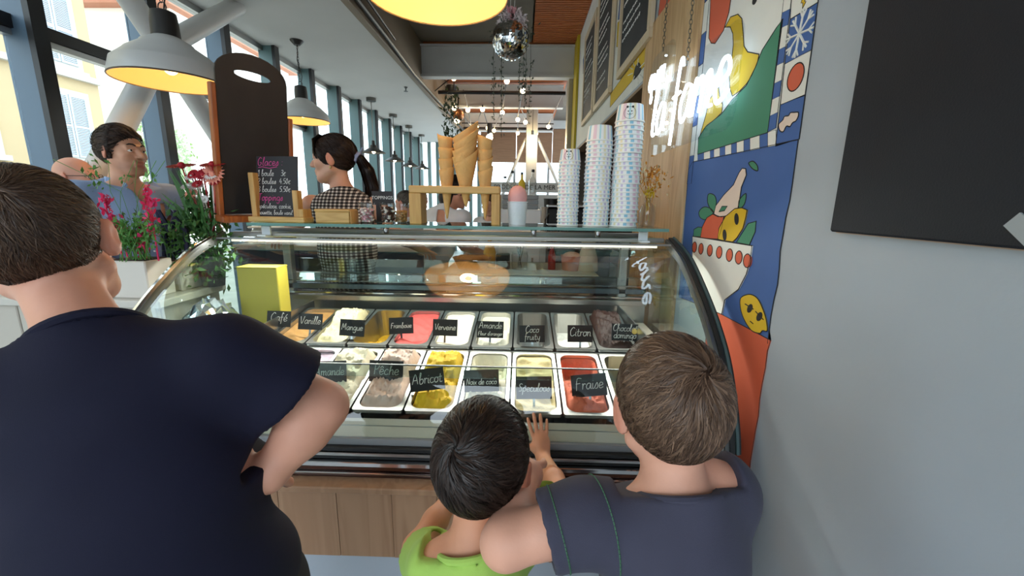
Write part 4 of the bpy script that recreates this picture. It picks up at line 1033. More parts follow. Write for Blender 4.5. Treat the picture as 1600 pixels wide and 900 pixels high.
# vase of dried flowers
q = U(1014,353,Y=1.80); t = empty('dried_flower_vase', (min(q.x,.54),1.83,SZ), 'small glass bottle vase of dried orange flowers by the pine panel', 'vase')
MB().lathe([(0,.001),(.032,.001),(.035,.01),(.034,.06),(.028,.085),(.014,.10),(.013,.118),(.017,.121)], 20).build('bottle', m_plast, t)
rg = np.random.default_rng(3)
for nm, c, n, sp_, zc in (('orange_blooms',(214,140,40),90,.03,.19),('cream_blooms',(226,206,160),70,.035,.19),('yellow_button',(226,190,40),40,.012,.145),('grass_plume',(190,120,40),50,.012,.225)):
    mb = MB(); leaf_cluster(mb, (.0,-.01,zc), n, sp_, .010, rg)
    for k in range(4): mb.tube([(rg.normal()*.004,rg.normal()*.004,.02),(rg.normal()*.006,0,.1),(rg.normal()*.02,rg.normal()*.01,zc)], .0012, 4)
    mb.build(nm, mat('dry_'+nm, c, .8), t, kind='stuff')
# ================================================================== plants and counter to the left of the case
sc_ = empty('side_counter', (-1.75,1.62,0), 'white side counter under the planters left of the case', 'counter')
box('top', mat('counter_white', (206,200,190), .5), (-.45,.43,-.19,.16,1.0,1.03), sc_, ch=.004)
for i in range(3): box('front_panel', mat('counter_front', (196,188,176), .6), (-.40+.267*i,-.40+.267*i+.262,-.17,-.15,0,.999), sc_, ch=.003)
box('side_panel', mat('counter_front', (196,188,176), .6), (.37,.40,-.149,.15,0,.999), sc_); box('side_panel', mat('counter_front', (196,188,176), .6), (-.40,-.37,-.149,.15,0,.999), sc_)
def stem_plant(mb, base, n, h, sp, leafn, leafs, rg, lean=(0,0)):
    for i in range(n):
        tip = Vector(base)+Vector((rg.normal()*sp+lean[0], rg.normal()*sp*.6+lean[1], h*rg.uniform(.6,1.0))); a = Vector(base)+Vector((rg.normal()*.02, rg.normal()*.02, 0))
        mid = a.lerp(tip,.5)+Vector((0,0,.03)); mb.tube([a,mid,tip], .0015, 4)
        for k in range(leafn): leaf_cluster(mb, a.lerp(tip, rg.uniform(.35,1.0))+Vector((0,0,.012)), 2, .01, leafs, rg)
m_fern = mat('fern_green', (88,142,66), .6); m_celo = mat('celosia_pink', (226,52,108), .7); m_planter = mat('planter_white', (214,206,196), .6)
for (px, py, Yp, w_, lab, dk) in ((222,432,1.52,.15,'white planter with pink plumes and feathery green foliage','a'),(278,425,1.66,.12,'small white planter with dark stems behind the feathery plant','b')):
    q = U(px, py, Y=Yp); t = empty('planter', (q.x, Yp, 1.0305), lab, 'planter')
    zt = .14 if dk == 'a' else .12
    m = MB(); m.box(-w_/2,w_/2,-.06,.06,0,zt, ch=.004); m.build('pot', m_planter, t); box('soil', mat('soil', (52,42,36), .9), (-w_/2+.01,w_/2-.01,-.05,.05,zt-.0005,zt+.003), t)
    rg = np.random.default_rng(px)
    if dk == 'a':
        mb = MB(); stem_plant(mb, (0.03,-.02,zt), 34, .17, .045, 6, .011, rg); stem_plant(mb, (0.0,-.04,zt), 8, .10, .05, 5, .011, rg); mb.build('foliage', m_fern, t)
        mb = MB()
        for k in range(7): mb.tube([(rg.normal()*.03,0,zt),(rg.normal()*.06,.0,zt+.25),(rg.normal()*.12,0,zt+.36)], .0012, 4)
        for (xx, zz) in ((-.13,.33),(-.10,.37),(.0,.31),(.10,.32),(-.12,.29)): leaf_cluster(mb, (xx,0,zt+zz-.02), 10, .012, .010, rg)
        mb.build('sprigs', m_fern, t)
        for (x0, x1, zz) in ((-.06,-.085,.23),(-.04,-.055,.16),(.075,.085,.27),(.03,.035,.11)):
            mb = MB()
            for k in range(60): a = rg.uniform(0,1); leaf_cluster(mb, (x0+(x1-x0)*a,-.01,zt-.06*0+zz*(.35+.65*a)), 2, .011*(1.2-.6*a), .011, rg)
            mb.tube([(x0,0,zt-.005),(x1,-.01,zt+zz*.9)], .003, 5); mb.build('pink_plume', m_celo, t)
    else:
        for k in range(5):
            x0 = -.05+.025*k; MB().tube([(x0,0,zt),(x0+rg.normal()*.02,.0,zt+.12),(x0+rg.normal()*.04,0,zt+.20)], [.009,.011,.006], 6).build('dark_bloom', mat('navy_bloom', (34,36,66), .7), t)
        mb = MB(); stem_plant(mb, (0,0,zt), 14, .16, .05, 5, .012, rg); mb.build('foliage', m_fern, t)
q = U(325,372,Y=1.72); t = empty('bouquet', (q.x,1.72,1.0305), 'bouquet of red gerberas and daisies with long green leaves', 'bouquet'); rg = np.random.default_rng(12)
MB().lathe([(0,0),(.04,0),(.05,.08),(.045,.15),(.05,.16)], 18).build('vase', mat('vase_dark', (40,40,44), .3), t)
mb = MB()
for k in range(26):
    a = rg.uniform(-1,.6); L_ = rg.uniform(.15,.30); p0 = Vector((rg.normal()*.015,rg.normal()*.015,.2)); p1 = p0+Vector((a*L_*.45, rg.normal()*.05, L_)); w_ = rg.uniform(.004,.009)
    m_ = p0.lerp(p1,.55)+Vector((0,0,.03)); d_ = Vector((0,1,0)).cross(p1-p0).normalized()*w_
    mb.add([p0-d_*.4,p0+d_*.4,m_+d_,m_-d_,p1], [(0,1,2,3),(3,2,4)])
leaf_cluster(mb, (.0,0,.30), 300, .045, .016, rg); leaf_cluster(mb, (.0,-.03,.2), 260, .055, .016, rg); leaf_cluster(mb, (.03,-.03,.12), 160, .05, .016, rg)
for k in range(7): p1 = Vector((-.13-.012*k, rg.normal()*.02, .26+.022*k)); mb.add([Vector((0,0,.2)),Vector((.006,0,.2)),p1.lerp(Vector((0,0,.2)),.4)+Vector((0,.004,.02)),p1], [(0,1,2),(0,2,3)])
mb.build('foliage', mat('bouquet_green', (58,104,48), .6), t)
def gerbera(px, py, r, mm, name, tilt):
    c = U(px,py,Y=1.68)-t.location; M = T(*c) @ R(tilt,'X'); mb = MB()
    for k in range(18):
        a = 2*PI*k/18; ca, sa = math.cos(a), math.sin(a); w_ = r*.16
        mb.add([M @ Vector(p_) for p_ in ((ca*r*.15,sa*r*.15,0),(ca*r*.6-sa*w_,sa*r*.6+ca*w_,.006),(ca*r,sa*r,.002),(ca*r*.6+sa*w_,sa*r*.6-ca*w_,.006))], [(0,1,2,3)])
    mb.ball(M @ Vector((0,0,.004)), r*.25, 8, 6); mb.tube([M @ Vector((0,0,0)), (c.x*.5,0,.28),(0,0,.18)], .003, 5); mb.build(name, mm, t)
m_rg = mat('gerbera_red', (176,28,44), .6); m_dz = mat('daisy_white', (236,232,228), .6); m_sal = mat('salmon_petal', (232,150,128), .6)
for a in ((284,260,.055,m_rg,'gerbera',.25),(332,258,.05,m_rg,'gerbera',.3),(303,273,.028,m_rg,'gerbera',1.0),(318,273,.035,m_rg,'gerbera',1.0),(309,288,.025,m_rg,'gerbera',.8),(336,282,.03,m_rg,'gerbera',1.0),
          (297,291,.035,m_dz,'daisy',.5),(331,275,.03,m_dz,'daisy',.7),(300,277,.03,m_dz,'daisy',.6),(310,292,.028,m_dz,'daisy',.6),(320,312,.02,m_dz,'daisy',1.2),(333,272,.05,m_sal,'lily',1.2),(300,302,.03,m_sal,'lily',1.0)): gerbera(*a)
# things inside the left end of the case
t = empty('yellow_box', (-1.125,1.70,.8205), 'yellow carton standing in the left end of the case', 'box'); q = U(415,450,Y=1.70); t.location.x = q.x-.005
box('carton', mat('carton_yellow', (196,182,66), .5), (-.085,.085,-.04,.04,0,.30), t, ch=.003); box('flap', mat('carton_yellow', (196,182,66), .5), (-.085,.085,-.041,.041,.3005,.303), t)
q = U(290,450,Y=1.52); t = empty('film_wrap', (-1.19,1.50,.8205), 'crumpled clear plastic wrap in the left corner of the case', 'wrap')
v = []; nx, ny = 16, 18
for j in range(ny):
    for i in range(nx):
        v.append((-.06+.11*i/(nx-1)+rng.uniform(-.01,.01), -.16+.32*j/(ny-1)+rng.uniform(-.012,.012), .015+.19*(math.sin(PI*i/(nx-1))**.5)*(math.sin(PI*j/(ny-1))**.5)+rng.uniform(-.014,.014)))
MB().add(v, [(j*nx+i, j*nx+i+1, (j+1)*nx+i+1, (j+1)*nx+i) for j in range(ny-1) for i in range(nx-1)]).build('sheet', mat('film_foil', (196,214,222), .15, metal=.85), t)
q = U(405,490,Y=1.45); t = empty('ice_cream_scoop', (-1.10,1.42,.83), 'bent metal scoop handle lying in the case', 'scoop')
MB().tube([(-.03,0,.10),(0,.0,.105),(.012,-.01,.06),(.02,-.02,.03),(-.06,-.03,.012)], .006, 8).build('handle', m_dsteel, t); MB().ball((-.075,-.03,.02), (.024,.02,.014), 12, 8).build('bowl', m_steel, t)
# ================================================================== behind the case
m_top = mat('worktop_white', (214,210,202), .4); m_body = mat('unit_grey', (150,146,140), .5)
bc = empty('work_counter', (0,2.72,0), 'white topped work counter behind the display case', 'counter')
xa, xb = U(690,425,Y=2.5).x, U(936,432,Y=2.5).x; zt = U(800,428,Y=2.5).z
box('worktop', m_top, (xa,xb,-.22,.30,zt-.03,zt), bc, ch=.004); box('carcass', m_body, (xa+.02,xb-.02,-.18,.28,0,zt-.0305), bc)
for i in range(2): d_ = box('door', mat('unit_beige', (190,176,156), .5), (xa+.04+i*(xb-xa-.08)/2, xa+.035+(i+1)*(xb-xa-.08)/2, -.2, -.181, .1, zt-.07), bc, ch=.002); MB().tube([((xa+xb)/2+(-.04 if i == 0 else .04),-.215,.5),((xa+xb)/2+(-.04 if i == 0 else .04),-.215,.65)], .006, 6).build('handle', m_chrome, d_)
def onc(px, Yp, name, label, cat):
    q = U(px, 410, Y=Yp); return empty(name, (q.x, Yp, zt+.0005), label, cat)
t = onc(738,2.68,'bread_basket','round brown woven basket on the work counter','basket')
MB().lathe([(0,0),(.09,0),(.125,.07),(.13,.075),(.12,.07),(.085,.008),(0,.008)], 24).build('bowl', mat('wicker', (150,96,58), .7, bump=1.0, bscale=60), t)
for k in range(5): MB().ball((-.06+.03*k, .02*(-1)**k, .06), (.05,.03,.03), 10, 8).build('bread_roll', mat('crust', (176,116,66), .6), t)
t = onc(786,2.70,'card_terminal','black card terminal standing on the work counter','terminal'); box('body', m_black, (-.045,.045,-.04,.04,0,.10), t, ch=.006); box('screen', mat('screen_dark', (20,26,30), .1), (-.035,.035,-.0415,-.0405,.055,.09), t); box('keypad', mat('keys_grey', (90,90,92), .5), (-.03,.03,-.0415,-.0405,.012,.045), t)
t = onc(812,2.68,'glass_jar','clear glass jar with spoons on the work counter','jar'); MB().lathe([(0,.001),(.05,.001),(.055,.09),(.05,.11),(.055,.115)], 20).build('glass', m_plast, t)
for k in range(4): MB().tube([(rng.uniform(-.02,.02),0,.01),(rng.uniform(-.04,.04),0,.15)], .004, 5).build('spoon', m_chrome, t)
t = onc(765,2.78,'orange_bottle','amber bottle beside the woven basket','bottle'); MB().lathe([(0,0),(.04,0),(.042,.1),(.03,.14),(.014,.16),(.014,.2),(0,.2)], 18).build('body', mat('amber', (214,160,60), .25), t); MB().lathe([(.016,.185),(.016,.21),(0,.21)], 12).build('cap', m_black, t)
t = onc(862,2.70,'red_bottle','dark red sauce bottle on the work counter','bottle'); MB().lathe([(0,0),(.025,0),(.026,.09),(.012,.13),(.01,.16),(0,.16)], 16).build('body', mat('sauce_red', (150,30,30), .3), t); MB().lathe([(.012,.15),(.004,.19),(0,.19)], 12).build('nozzle', m_black, t)
t = onc(893,2.70,'coral_tub','coral plastic tub at the right end of the counter','tub'); MB().lathe([(0,0),(.06,0),(.07,.09),(.074,.095),(.065,.092),(0,.085)], 20).build('tub', mat('coral', (214,140,120), .5), t); MB().ball((0,0,.09), (.06,.06,.03), 14, 8).build('contents', mat('pale_pink', (226,186,170), .6), t)
t = onc(918,2.68,'paper_bag','crumpled beige paper bag on the counter end','bag'); MB().lathe([(0,0),(.07,0),(.065,.08),(.04,.16),(.05,.20)], 9).build('bag', mat('kraft_pale', (206,190,166), .8), t); MB().lathe([(.041,.155),(.044,.165)], 9).build('fold', mat('kraft', (170,146,112), .8), t)
# white cabinet (freezer) and grey crates, back right
q0, q1 = U(779,345,Y=3.05), U(846,345,Y=3.05)
t = empty('white_freezer', ((q0.x+q1.x)/2,3.28,0), 'white upright machine cabinet behind the pink ice cream model', 'machine'); w_ = (q1.x-q0.x)/2
zc = U(800,327,Y=3.05).z; box('cabinet', mat('appliance_white', (210,214,216), .35), (-w_,w_,-.2,.2,0,zc), t, ch=.008); box('display', mat('teal_display', (60,130,130), .2), (.01,.11,-.203,-.2,zc-.22,zc-.17), t); MB().tube([(w_-.06,-.225,.6),(w_-.06,-.225,1.0)], .008, 8).build('handle', m_chrome, t)
t = empty('grey_crate', ((q0.x+q1.x)/2,3.25,zc+.001), 'stack of grey plastic trays on top of the white machine', 'crate')
for k in range(3): MB().box(-w_*.85,w_*.85,-.15,.15,k*.035,k*.035+.031, ch=.004).build('tray', mat('tray_grey', (128,134,138), .5), t)
def bottle(px, py, Yp, r, h, mm, label, cat='bottle'):
    q = U(px, py, Y=Yp); t = empty('bottle', (q.x, Yp, q.z), label, cat, 'bottles on the grey trays')
    MB().lathe([(0,0),(r,0),(r,h*.6),(r*.35,h*.75),(r*.35,h),(0,h)], 14).build('body', mm, t); MB().lathe([(r*.4,h*.95),(r*.4,h*1.06),(0,h*1.06)], 10).build('cap', m_black, t)
zb = zc+.1045
for px, r, h, mm, lab in ((789,.03,.13,m_plast,'clear bottle, leftmost on the grey trays'),(800,.028,.17,m_plast,'tall clear syrup bottle on the grey trays'),(815,.026,.16,mat('syrup_yellow', (226,190,60), .3),'yellow syrup bottle behind the pink scoop'),(832,.03,.18,m_plast,'rightmost clear bottle on the grey trays')):
    bottle(px,310,3.25,r,h,mm,lab); COL.objects[-1] if 0 else None
for o in [o for o in COL.objects if o.name.startswith('bottle') and o.type == 'EMPTY']: o.location.z = zb
# espresso machine and dark clutter, right
q0, q1 = U(856,360,Y=3.2), U(985,360,Y=3.2); zt2 = U(900,372,Y=2.5).z
t = empty('bar_counter', (.33,3.42,0), 'dark bar counter behind the paper cup stacks', 'counter')
box('top', mat('dark_top', (52,46,44), .4), (q0.x-.33,WX-.34,-.25,.35,zt2-.16,zt2-.13), t, ch=.003); box('front', mat('dark_front', (44,48,56), .5), (q0.x-.31,WX-.345,-.22,.33,0,zt2-.1605), t)
t = empty('coffee_machine', (.42,3.45,zt2-.1295), 'black and steel coffee machine below the cup stacks', 'coffee machine')
box('body', m_black, (-.22,.18,-.05,.2,.02,.30), t, ch=.01); box('drip_tray', m_dsteel, (-.22,.18,-.2,-.05,.0,.05), t, ch=.004); box('top_tray', m_steel, (-.22,.18,-.15,.2,.301,.32), t, ch=.004)
for k in range(2):
    g_ = MB().lathe([(0,0),(.035,0),(.035,.05),(0,.05)], 16, T(-.1+.18*k,-.09,.17)).build('group_head', m_chrome, t); MB().tube([(-.1+.18*k,-.12,.18),(-.1+.18*k,-.24,.165)], .012, 8).build('portafilter_handle', m_black, g_)
MB().tube([(-.21,-.1,.25),(-.24,-.14,.2),(-.24,-.14,.08)], .006, 8).build('steam_wand', m_chrome, t)
for i, (px, c, h) in enumerate(((862,(90,60,40),.12),(880,(60,50,46),.16),(955,(120,90,60),.1),(972,(190,170,140),.09))):
    q = U(px, 365, Y=2.78); t = empty('jar', (q.x+.05,3.24,zt2-.1295), ['squat brown jar left of the coffee machine','tall dark jar left of the coffee machine','tan jar right of the coffee machine','cream jar at the far right of the bar'][i], 'jar'); MB().lathe([(0,0),(.03,0),(.032,h*.8),(.026,h),(0,h)], 16).build('body', mat('jar%d' % i, c, .35), t); MB().lathe([(.028,h),(.028,h+.018),(0,h+.018)], 16).build('lid', m_dsteel, t)
q = U(866,342,Y=3.6); t = empty('steel_bin', (q.x-.03,3.62,zt2-.1295), 'grey steel canister with black lid behind the left cup stack', 'canister'); MB().lathe([(0,0),(.09,0),(.09,.30),(0,.30)], 24).build('body', mat('canister', (160,150,146), .35, metal=.5), t); MB().lathe([(.06,.301),(.065,.37),(0,.37)], 18).build('lid', m_black, t)
# white worktop and tub behind the woman
q = U(430,355,Y=2.65); t = empty('white_tub', (q.x,2.65,1.1195), 'white plastic tub behind the price board', 'tub'); MB().box(-.11,.09,-.1,.1,0,.10, ch=.02).build('tub', mat('tub_white', (224,222,206), .5), t); MB().box(-.115,.095,-.105,.105,.1005,.112, ch=.004).build('lid', mat('tub_white', (224,222,206), .5), t)
t = empty('rear_counter', (-1.05,3.12,0), 'low white counter where the woman stands', 'counter'); box('top', m_top, (-.75,.45,-.60,.0,1.09,1.119), t, ch=.003); 
for i in range(3): box('panel', mat('slate_panel', (58,66,78), .5), (-.73+.39*i,-.73+.39*i+.385,-.585,-.555,0,1.0895), t)
# fish stall with lettered sign, far back
q0, q1 = U(782,300,Y=7.6), U(884,300,Y=7.6)
t = empty('fish_stall', ((q0.x+q1.x)/2,7.6,0), 'pale market stall with PRODUITS DE LA MER sign at the back', 'market stall'); w_ = .75; zs = U(830,293,Y=7.6).z
box('sign_board', mat('sign_pale', (206,208,204), .5), (-w_,w_,-.02,.02,zs-.085,zs+.085), t); font_text('lettering', 'PRODUITS DE LA MER', .112, T(U(868,293,Y=7.58).x-t.location.x,-.022,zs) @ R(PI/2,'X'), m_ink, t, .001, align='RIGHT')
for s_ in (-1,1): box('post', m_alu, (s_*w_-.03,s_*w_+.03,.021,.08,0,zs+.08), t)
box('counter_front', m_white, (-w_-.1,w_+.1,-.3,-.25,0,1.05), t); box('counter_top', m_steel, (-w_-.15,w_+.15,-.35,.3,1.05,1.09), t)
box('back_panel', mat('stall_grey', (176,178,176), .6), (-w_,w_,.25,.28,1.09,1.55), t)
# low white cabinets further back between the people
for i, (x0, x1, Yc, h, lab) in enumerate(((-2.2,-1.3,4.95,1.05,'long white serving counter behind the woman with ponytail'),(-.85,.1,6.1,1.08,'white counter behind the woman in the white shirt'))):
    t = empty('serving_counter', ((x0+x1)/2,Yc,0), lab, 'counter'); w_ = (x1-x0)/2
    box('top', m_top, (-w_,w_,-.3,.3,h-.03,h), t, ch=.003)
    for k in range(3): box('panel', m_white, (-w_+.02+k*(2*w_-.04)/3, -w_+.015+(k+1)*(2*w_-.04)/3, -.27,-.24,.05,h-.031), t, ch=.004)
    box('carcass', m_body, (-w_+.03,w_-.03,-.235,.28,0,h-.0305), t)
# ================================================================== people: one continuous surface per body, grown from a blended distance field
def A3(v): return np.array((v[0], v[1], v[2]), dtype=np.float32)
class Field:
    def __init__(s): s.ops = []
    def cap(s, a, b, r1, r2=None, k=.02, sub=False):
        s.ops.append(('c', A3(a), A3(b), r1, r1 if r2 is None else r2, k, sub)); return s
    def ell(s, c, rad, rot=None, k=.02, sub=False):
        s.ops.append(('e', A3(c), np.array(rad, dtype=np.float32), np.eye(3, dtype=np.float32) if rot is None else np.array(rot, dtype=np.float32), None, k, sub)); return s
    def half(s, p, n, Rr, k=.004):
        n = Vector(n).normalized(); s.ops.append(('h', A3(p), A3(n), Rr, None, k, True)); return s
    def bounds(s, o):
        if o[0] == 'c': r = max(o[3], o[4]); return np.minimum(o[1],o[2])-r, np.maximum(o[1],o[2])+r
        if o[0] == 'e': ext = np.sqrt(((o[3]*o[2][None,:])**2).sum(1)); return o[1]-ext, o[1]+ext
        return o[1]-o[3], o[1]+o[3]
    def mesh(s, name, h, disp=None, m=None, color=None, zmin=None):
        bb = [s.bounds(o) for o in s.ops if not o[6]]
        lo = np.min([b[0] for b in bb], 0)-3*h; hi = np.max([b[1] for b in bb], 0)+3*h
        if zmin is not None: lo[2] = max(lo[2], zmin-2*h)
        n = np.ceil((hi-lo)/h).astype(int)+1
        ax = [lo[i]+h*np.arange(n[i], dtype=np.float32) for i in range(3)]
        F = np.full(tuple(n), 1.0, dtype=np.float32)
        for o in s.ops:
            b0, b1 = s.bounds(o); mg = o[5]+2.5*h if o[0] != 'h' else 0
            i0 = np.clip(np.floor((b0-mg-lo)/h).astype(int), 0, n-1); i1 = np.clip(np.ceil((b1+mg-lo)/h).astype(int)+1, 1, n)
            if np.any(i1 <= i0): continue
            sl = tuple(slice(i0[i], i1[i]) for i in range(3))
            X = ax[0][sl[0]][:,None,None]; Y = ax[1][sl[1]][None,:,None]; Z = ax[2][sl[2]][None,None,:]
            if o[0] == 'c':
                a, b = o[1], o[2]; d = b-a; L2 = max(float((d*d).sum()), 1e-10)
                t = np.clip(((X-a[0])*d[0]+(Y-a[1])*d[1]+(Z-a[2])*d[2])/L2, 0, 1)
                D = np.sqrt((X-a[0]-t*d[0])**2+(Y-a[1]-t*d[1])**2+(Z-a[2]-t*d[2])**2)-(o[3]+(o[4]-o[3])*t)
            elif o[0] == 'e':
                c, r, R_ = o[1], o[2], o[3]; x, y, z = X-c[0], Y-c[1], Z-c[2]
                u = (x*R_[0,0]+y*R_[1,0]+z*R_[2,0]); v = (x*R_[0,1]+y*R_[1,1]+z*R_[2,1]); w = (x*R_[0,2]+y*R_[1,2]+z*R_[2,2])
                k0 = np.sqrt((u/r[0])**2+(v/r[1])**2+(w/r[2])**2); k1 = np.sqrt((u/r[0]**2)**2+(v/r[1]**2)**2+(w/r[2]**2)**2)+1e-6
                D = k0*(k0-1)/k1
            else:
                D = (X-o[1][0])*o[2][0]+(Y-o[1][1])*o[2][1]+(Z-o[1][2])*o[2][2]; D = -D    # inside = positive side of the plane
            f = F[sl]; k = o[5]
            if not o[6]: hh = np.clip(k-np.abs(f-D), 0, None)/k; F[sl] = np.minimum(f, D)-hh*hh*k*.25
            else: hh = np.clip(k-np.abs(f+D), 0, None)/k; F[sl] = np.maximum(f, -D)+hh*hh*k*.25
        if disp is not None: 
            nb = np.abs(F) < .03; ii = np.nonzero(nb); F[ii] += disp(ax[0][ii[0]], ax[1][ii[1]], ax[2][ii[2]])
        if zmin is not None:
            kz = int(max(0, round((zmin-lo[2])/h))); F[:,:,:kz+1] = np.maximum(F[:,:,:kz+1], h*.5)
        V, Q = surface_nets(F, lo, h)
        me = bpy.data.meshes.new(name); me.vertices.add(len(V)); me.vertices.foreach_set('co', V.astype(np.float32).ravel())
        me.loops.add(Q.size); me.loops.foreach_set('vertex_index', Q.ravel().astype(np.int32)); me.polygons.add(len(Q))
        me.polygons.foreach_set('loop_start', np.arange(0, Q.size, 4, dtype=np.int32)); me.polygons.foreach_set('use_smooth', np.ones(len(Q), dtype=bool))
        me.update(); me.validate()
        if color is not None:
            a = me.color_attributes.new('Col', 'FLOAT_COLOR', 'POINT'); c = np.ones((len(me.vertices),4), dtype=np.float32); c[:,:3] = color(V)[:len(c)]; a.data.foreach_set('color', c.ravel())
        if m: me.materials.append(m)
        return me
def surface_nets(F, lo, h):
    S = F < 0; c = [S[i:F.shape[0]-1+i, j:F.shape[1]-1+j, k:F.shape[2]-1+k] for i in (0,1) for j in (0,1) for k in (0,1)]
    al = c[0].copy(); an = c[0].copy()
    for q in c[1:]: al &= q; an |= q
    I = np.nonzero(an & ~al); n = len(I[0]); idx = np.full(al.shape, -1, dtype=np.int32); idx[I] = np.arange(n)
    off = [(i,j,k) for i in (0,1) for j in (0,1) for k in (0,1)]; val = np.stack([F[I[0]+o[0], I[1]+o[1], I[2]+o[2]] for o in off], 1)
    acc = np.zeros((n,3)); cnt = np.zeros(n)
    for a in range(8):
        for b in range(a+1, 8):
            if sum(abs(off[a][q]-off[b][q]) for q in range(3)) != 1: continue
            m = (val[:,a] < 0) != (val[:,b] < 0); t = val[m,a]/(val[m,a]-val[m,b])
            acc[m] += np.array(off[a])+t[:,None]*(np.array(off[b])-np.array(off[a])); cnt[m] += 1
    V = (np.stack(I,1)+acc/cnt[:,None])*h+lo; Q = []
    for axn in range(3):
        u, v = [(1,2),(2,0),(0,1)][axn]
        s0 = [slice(None)]*3; s1 = [slice(None)]*3; s0[axn] = slice(0,-1); s1[axn] = slice(1,None)
        for q in (u, v): s0[q] = slice(1,-1); s1[q] = slice(1,-1)
        a, b = S[tuple(s0)], S[tuple(s1)]; E = np.array(np.nonzero(a != b)).T
        if not len(E): continue
        fl = a[tuple(E.T)]; E[:,u] += 1; E[:,v] += 1
        def g(du, dv): e = E.copy(); e[:,u] += du; e[:,v] += dv; return idx[tuple(e.T)]
        q = np.stack([g(-1,-1), g(0,-1), g(0,0), g(-1,0)], 1); q[~fl] = q[~fl][:,::-1]; Q.append(q)
    Q = np.concatenate(Q); Q = Q[(Q >= 0).all(1)]; return V, Q
def wrinkle(amp, f, seed, dirv=(1,.3,.6)):
    rg = np.random.default_rng(seed); ph = rg.uniform(0,6.28,8); d = np.array(dirv)
    def fn(x, y, z):
        a = np.sin(f*(x*d[0]+y*d[1]+z*d[2])+ph[0]+2.2*np.sin(f*.45*(y-z*.6)+ph[1])+1.4*np.sin(f*.8*x+ph[2]))
        b = np.sin(f*.6*(z-.5*x)+ph[3]+2*np.sin(f*.35*x+ph[4])); return amp*(.6*a*np.abs(b)+.5*b)
    return fn
def rotm(yaw, pitch=0, roll=0): return (Matrix.Rotation(yaw,3,'Z') @ Matrix.Rotation(pitch,3,'X') @ Matrix.Rotation(roll,3,'Y'))
class Head:
    """head frame: +y face, +z up, +x the person's right-hand side"""
    def __init__(s, C, yaw, pitch=0, roll=0, size=1.0): s.C = Vector(C); s.M = rotm(yaw, pitch, roll); s.s = size
    def w(s, p): return s.C+s.M @ (Vector(p)*s.s)
    def add(s, F, face=True, ears=True, open_mouth=0.0):
        w, k, z = s.w, s.s, s.s; R_ = s.M
        F.ell(w((0,-.014,.032)), (.074*k,.095*k,.086*k), R_, k=.03*k); F.ell(w((0,.030,-.028)), (.058*k,.060*k,.084*k), R_, k=.03*k)
        F.cap(w((-.024,.052,-.088)), w((.024,.052,-.088)), .025*k, k=.02*k); F.ell(w((0,.072,-.096)), (.019*k,.015*k,.015*k), R_, k=.015*k)
        for sx in (-1,1):
            F.cap(w((sx*.052,-.002,-.05)), w((sx*.026,.06,-.092)), .019*k, .015*k, k=.02*k)
            if face:
                F.ell(w((sx*.040,.060,-.022)), (.022*k,.022*k,.020*k), R_, k=.018*k); F.cap(w((sx*.042,.074,.022)), w((sx*.010,.086,.019)), .010*k, .009*k, k=.012*k)
                F.ell(w((sx*.031,.098,.003)), (.017*k,.014*k,.011*k), R_, k=.010*k, sub=True)
        if face:
            F.cap(w((0,.086,.012)), w((0,.108,-.024)), .0075*k, .0115*k, k=.010*k)
            for sx in (-1,1): F.ell(w((sx*.011,.098,-.029)), (.0085*k,.010*k,.007*k), R_, k=.006*k)
            F.cap(w((-.017,.084,-.054)), w((.017,.084,-.054)), .0085*k, k=.006*k); F.cap(w((-.015,.082,-.069-open_mouth)), w((.015,.082,-.069-open_mouth)), .009*k, k=.006*k)
            F.cap(w((-.018,.096,-.0615-open_mouth/2)), w((.018,.096,-.0615-open_mouth/2)), (.0032+open_mouth/2)*k, k=.003*k, sub=True)
            for sx in (-1,1): F.cap(w((sx*.042,.079,.010)), w((sx*.021,.085,.011)), .0072*k, k=.004*k); F.cap(w((sx*.041,.078,-.008)), w((sx*.022,.083,-.009)), .006*k, k=.005*k)          # upper lids
        if ears:
            for sx in (-1,1):
                Er = R_ @ Matrix.Rotation(sx*-.45,3,'Z') @ Matrix.Rotation(-.2,3,'X')
                F.ell(w((sx*.080,-.010,-.004)), (.008*k,.020*k,.033*k), Er, k=.010*k); F.ell(w((sx*.0905,-.004,.0)), (.0055*k,.009*k,.016*k), Er, k=.006*k, sub=True)
        return F
    def eyes(s, parent, iris=(70,46,30)):
        for sx in (-1,1):
            e = MB().ball(s.w((sx*.031,.077,.003)), .0118*s.s, 16, 10).build('eye', mat('eye_white', (226,220,214), .25), parent)
            d = s.M @ Vector((0,1,0)); c = s.w((sx*.031,.077,.003))+d*.0082*s.s
            MB().ball(c, (.0055*s.s,)*3, 12, 8).build('iris', mat('iris_%d' % iris[0], iris, .2), e)
    def brows(s, parent, col=(46,32,26), up=0.0):
        for sx in (-1,1):
            pts = [s.w((sx*.013,.0955,.021+up)), s.w((sx*.024,.0945,.027+up)), s.w((sx*.036,.088,.028+up)), s.w((sx*.047,.076,.021+up))]
            MB().tube(pts, [.0032*s.s,.0042*s.s,.0038*s.s,.0015*s.s], 6).build('eyebrow', mat('brow_%d' % col[0], col, .8), parent)
HAIRM = {}
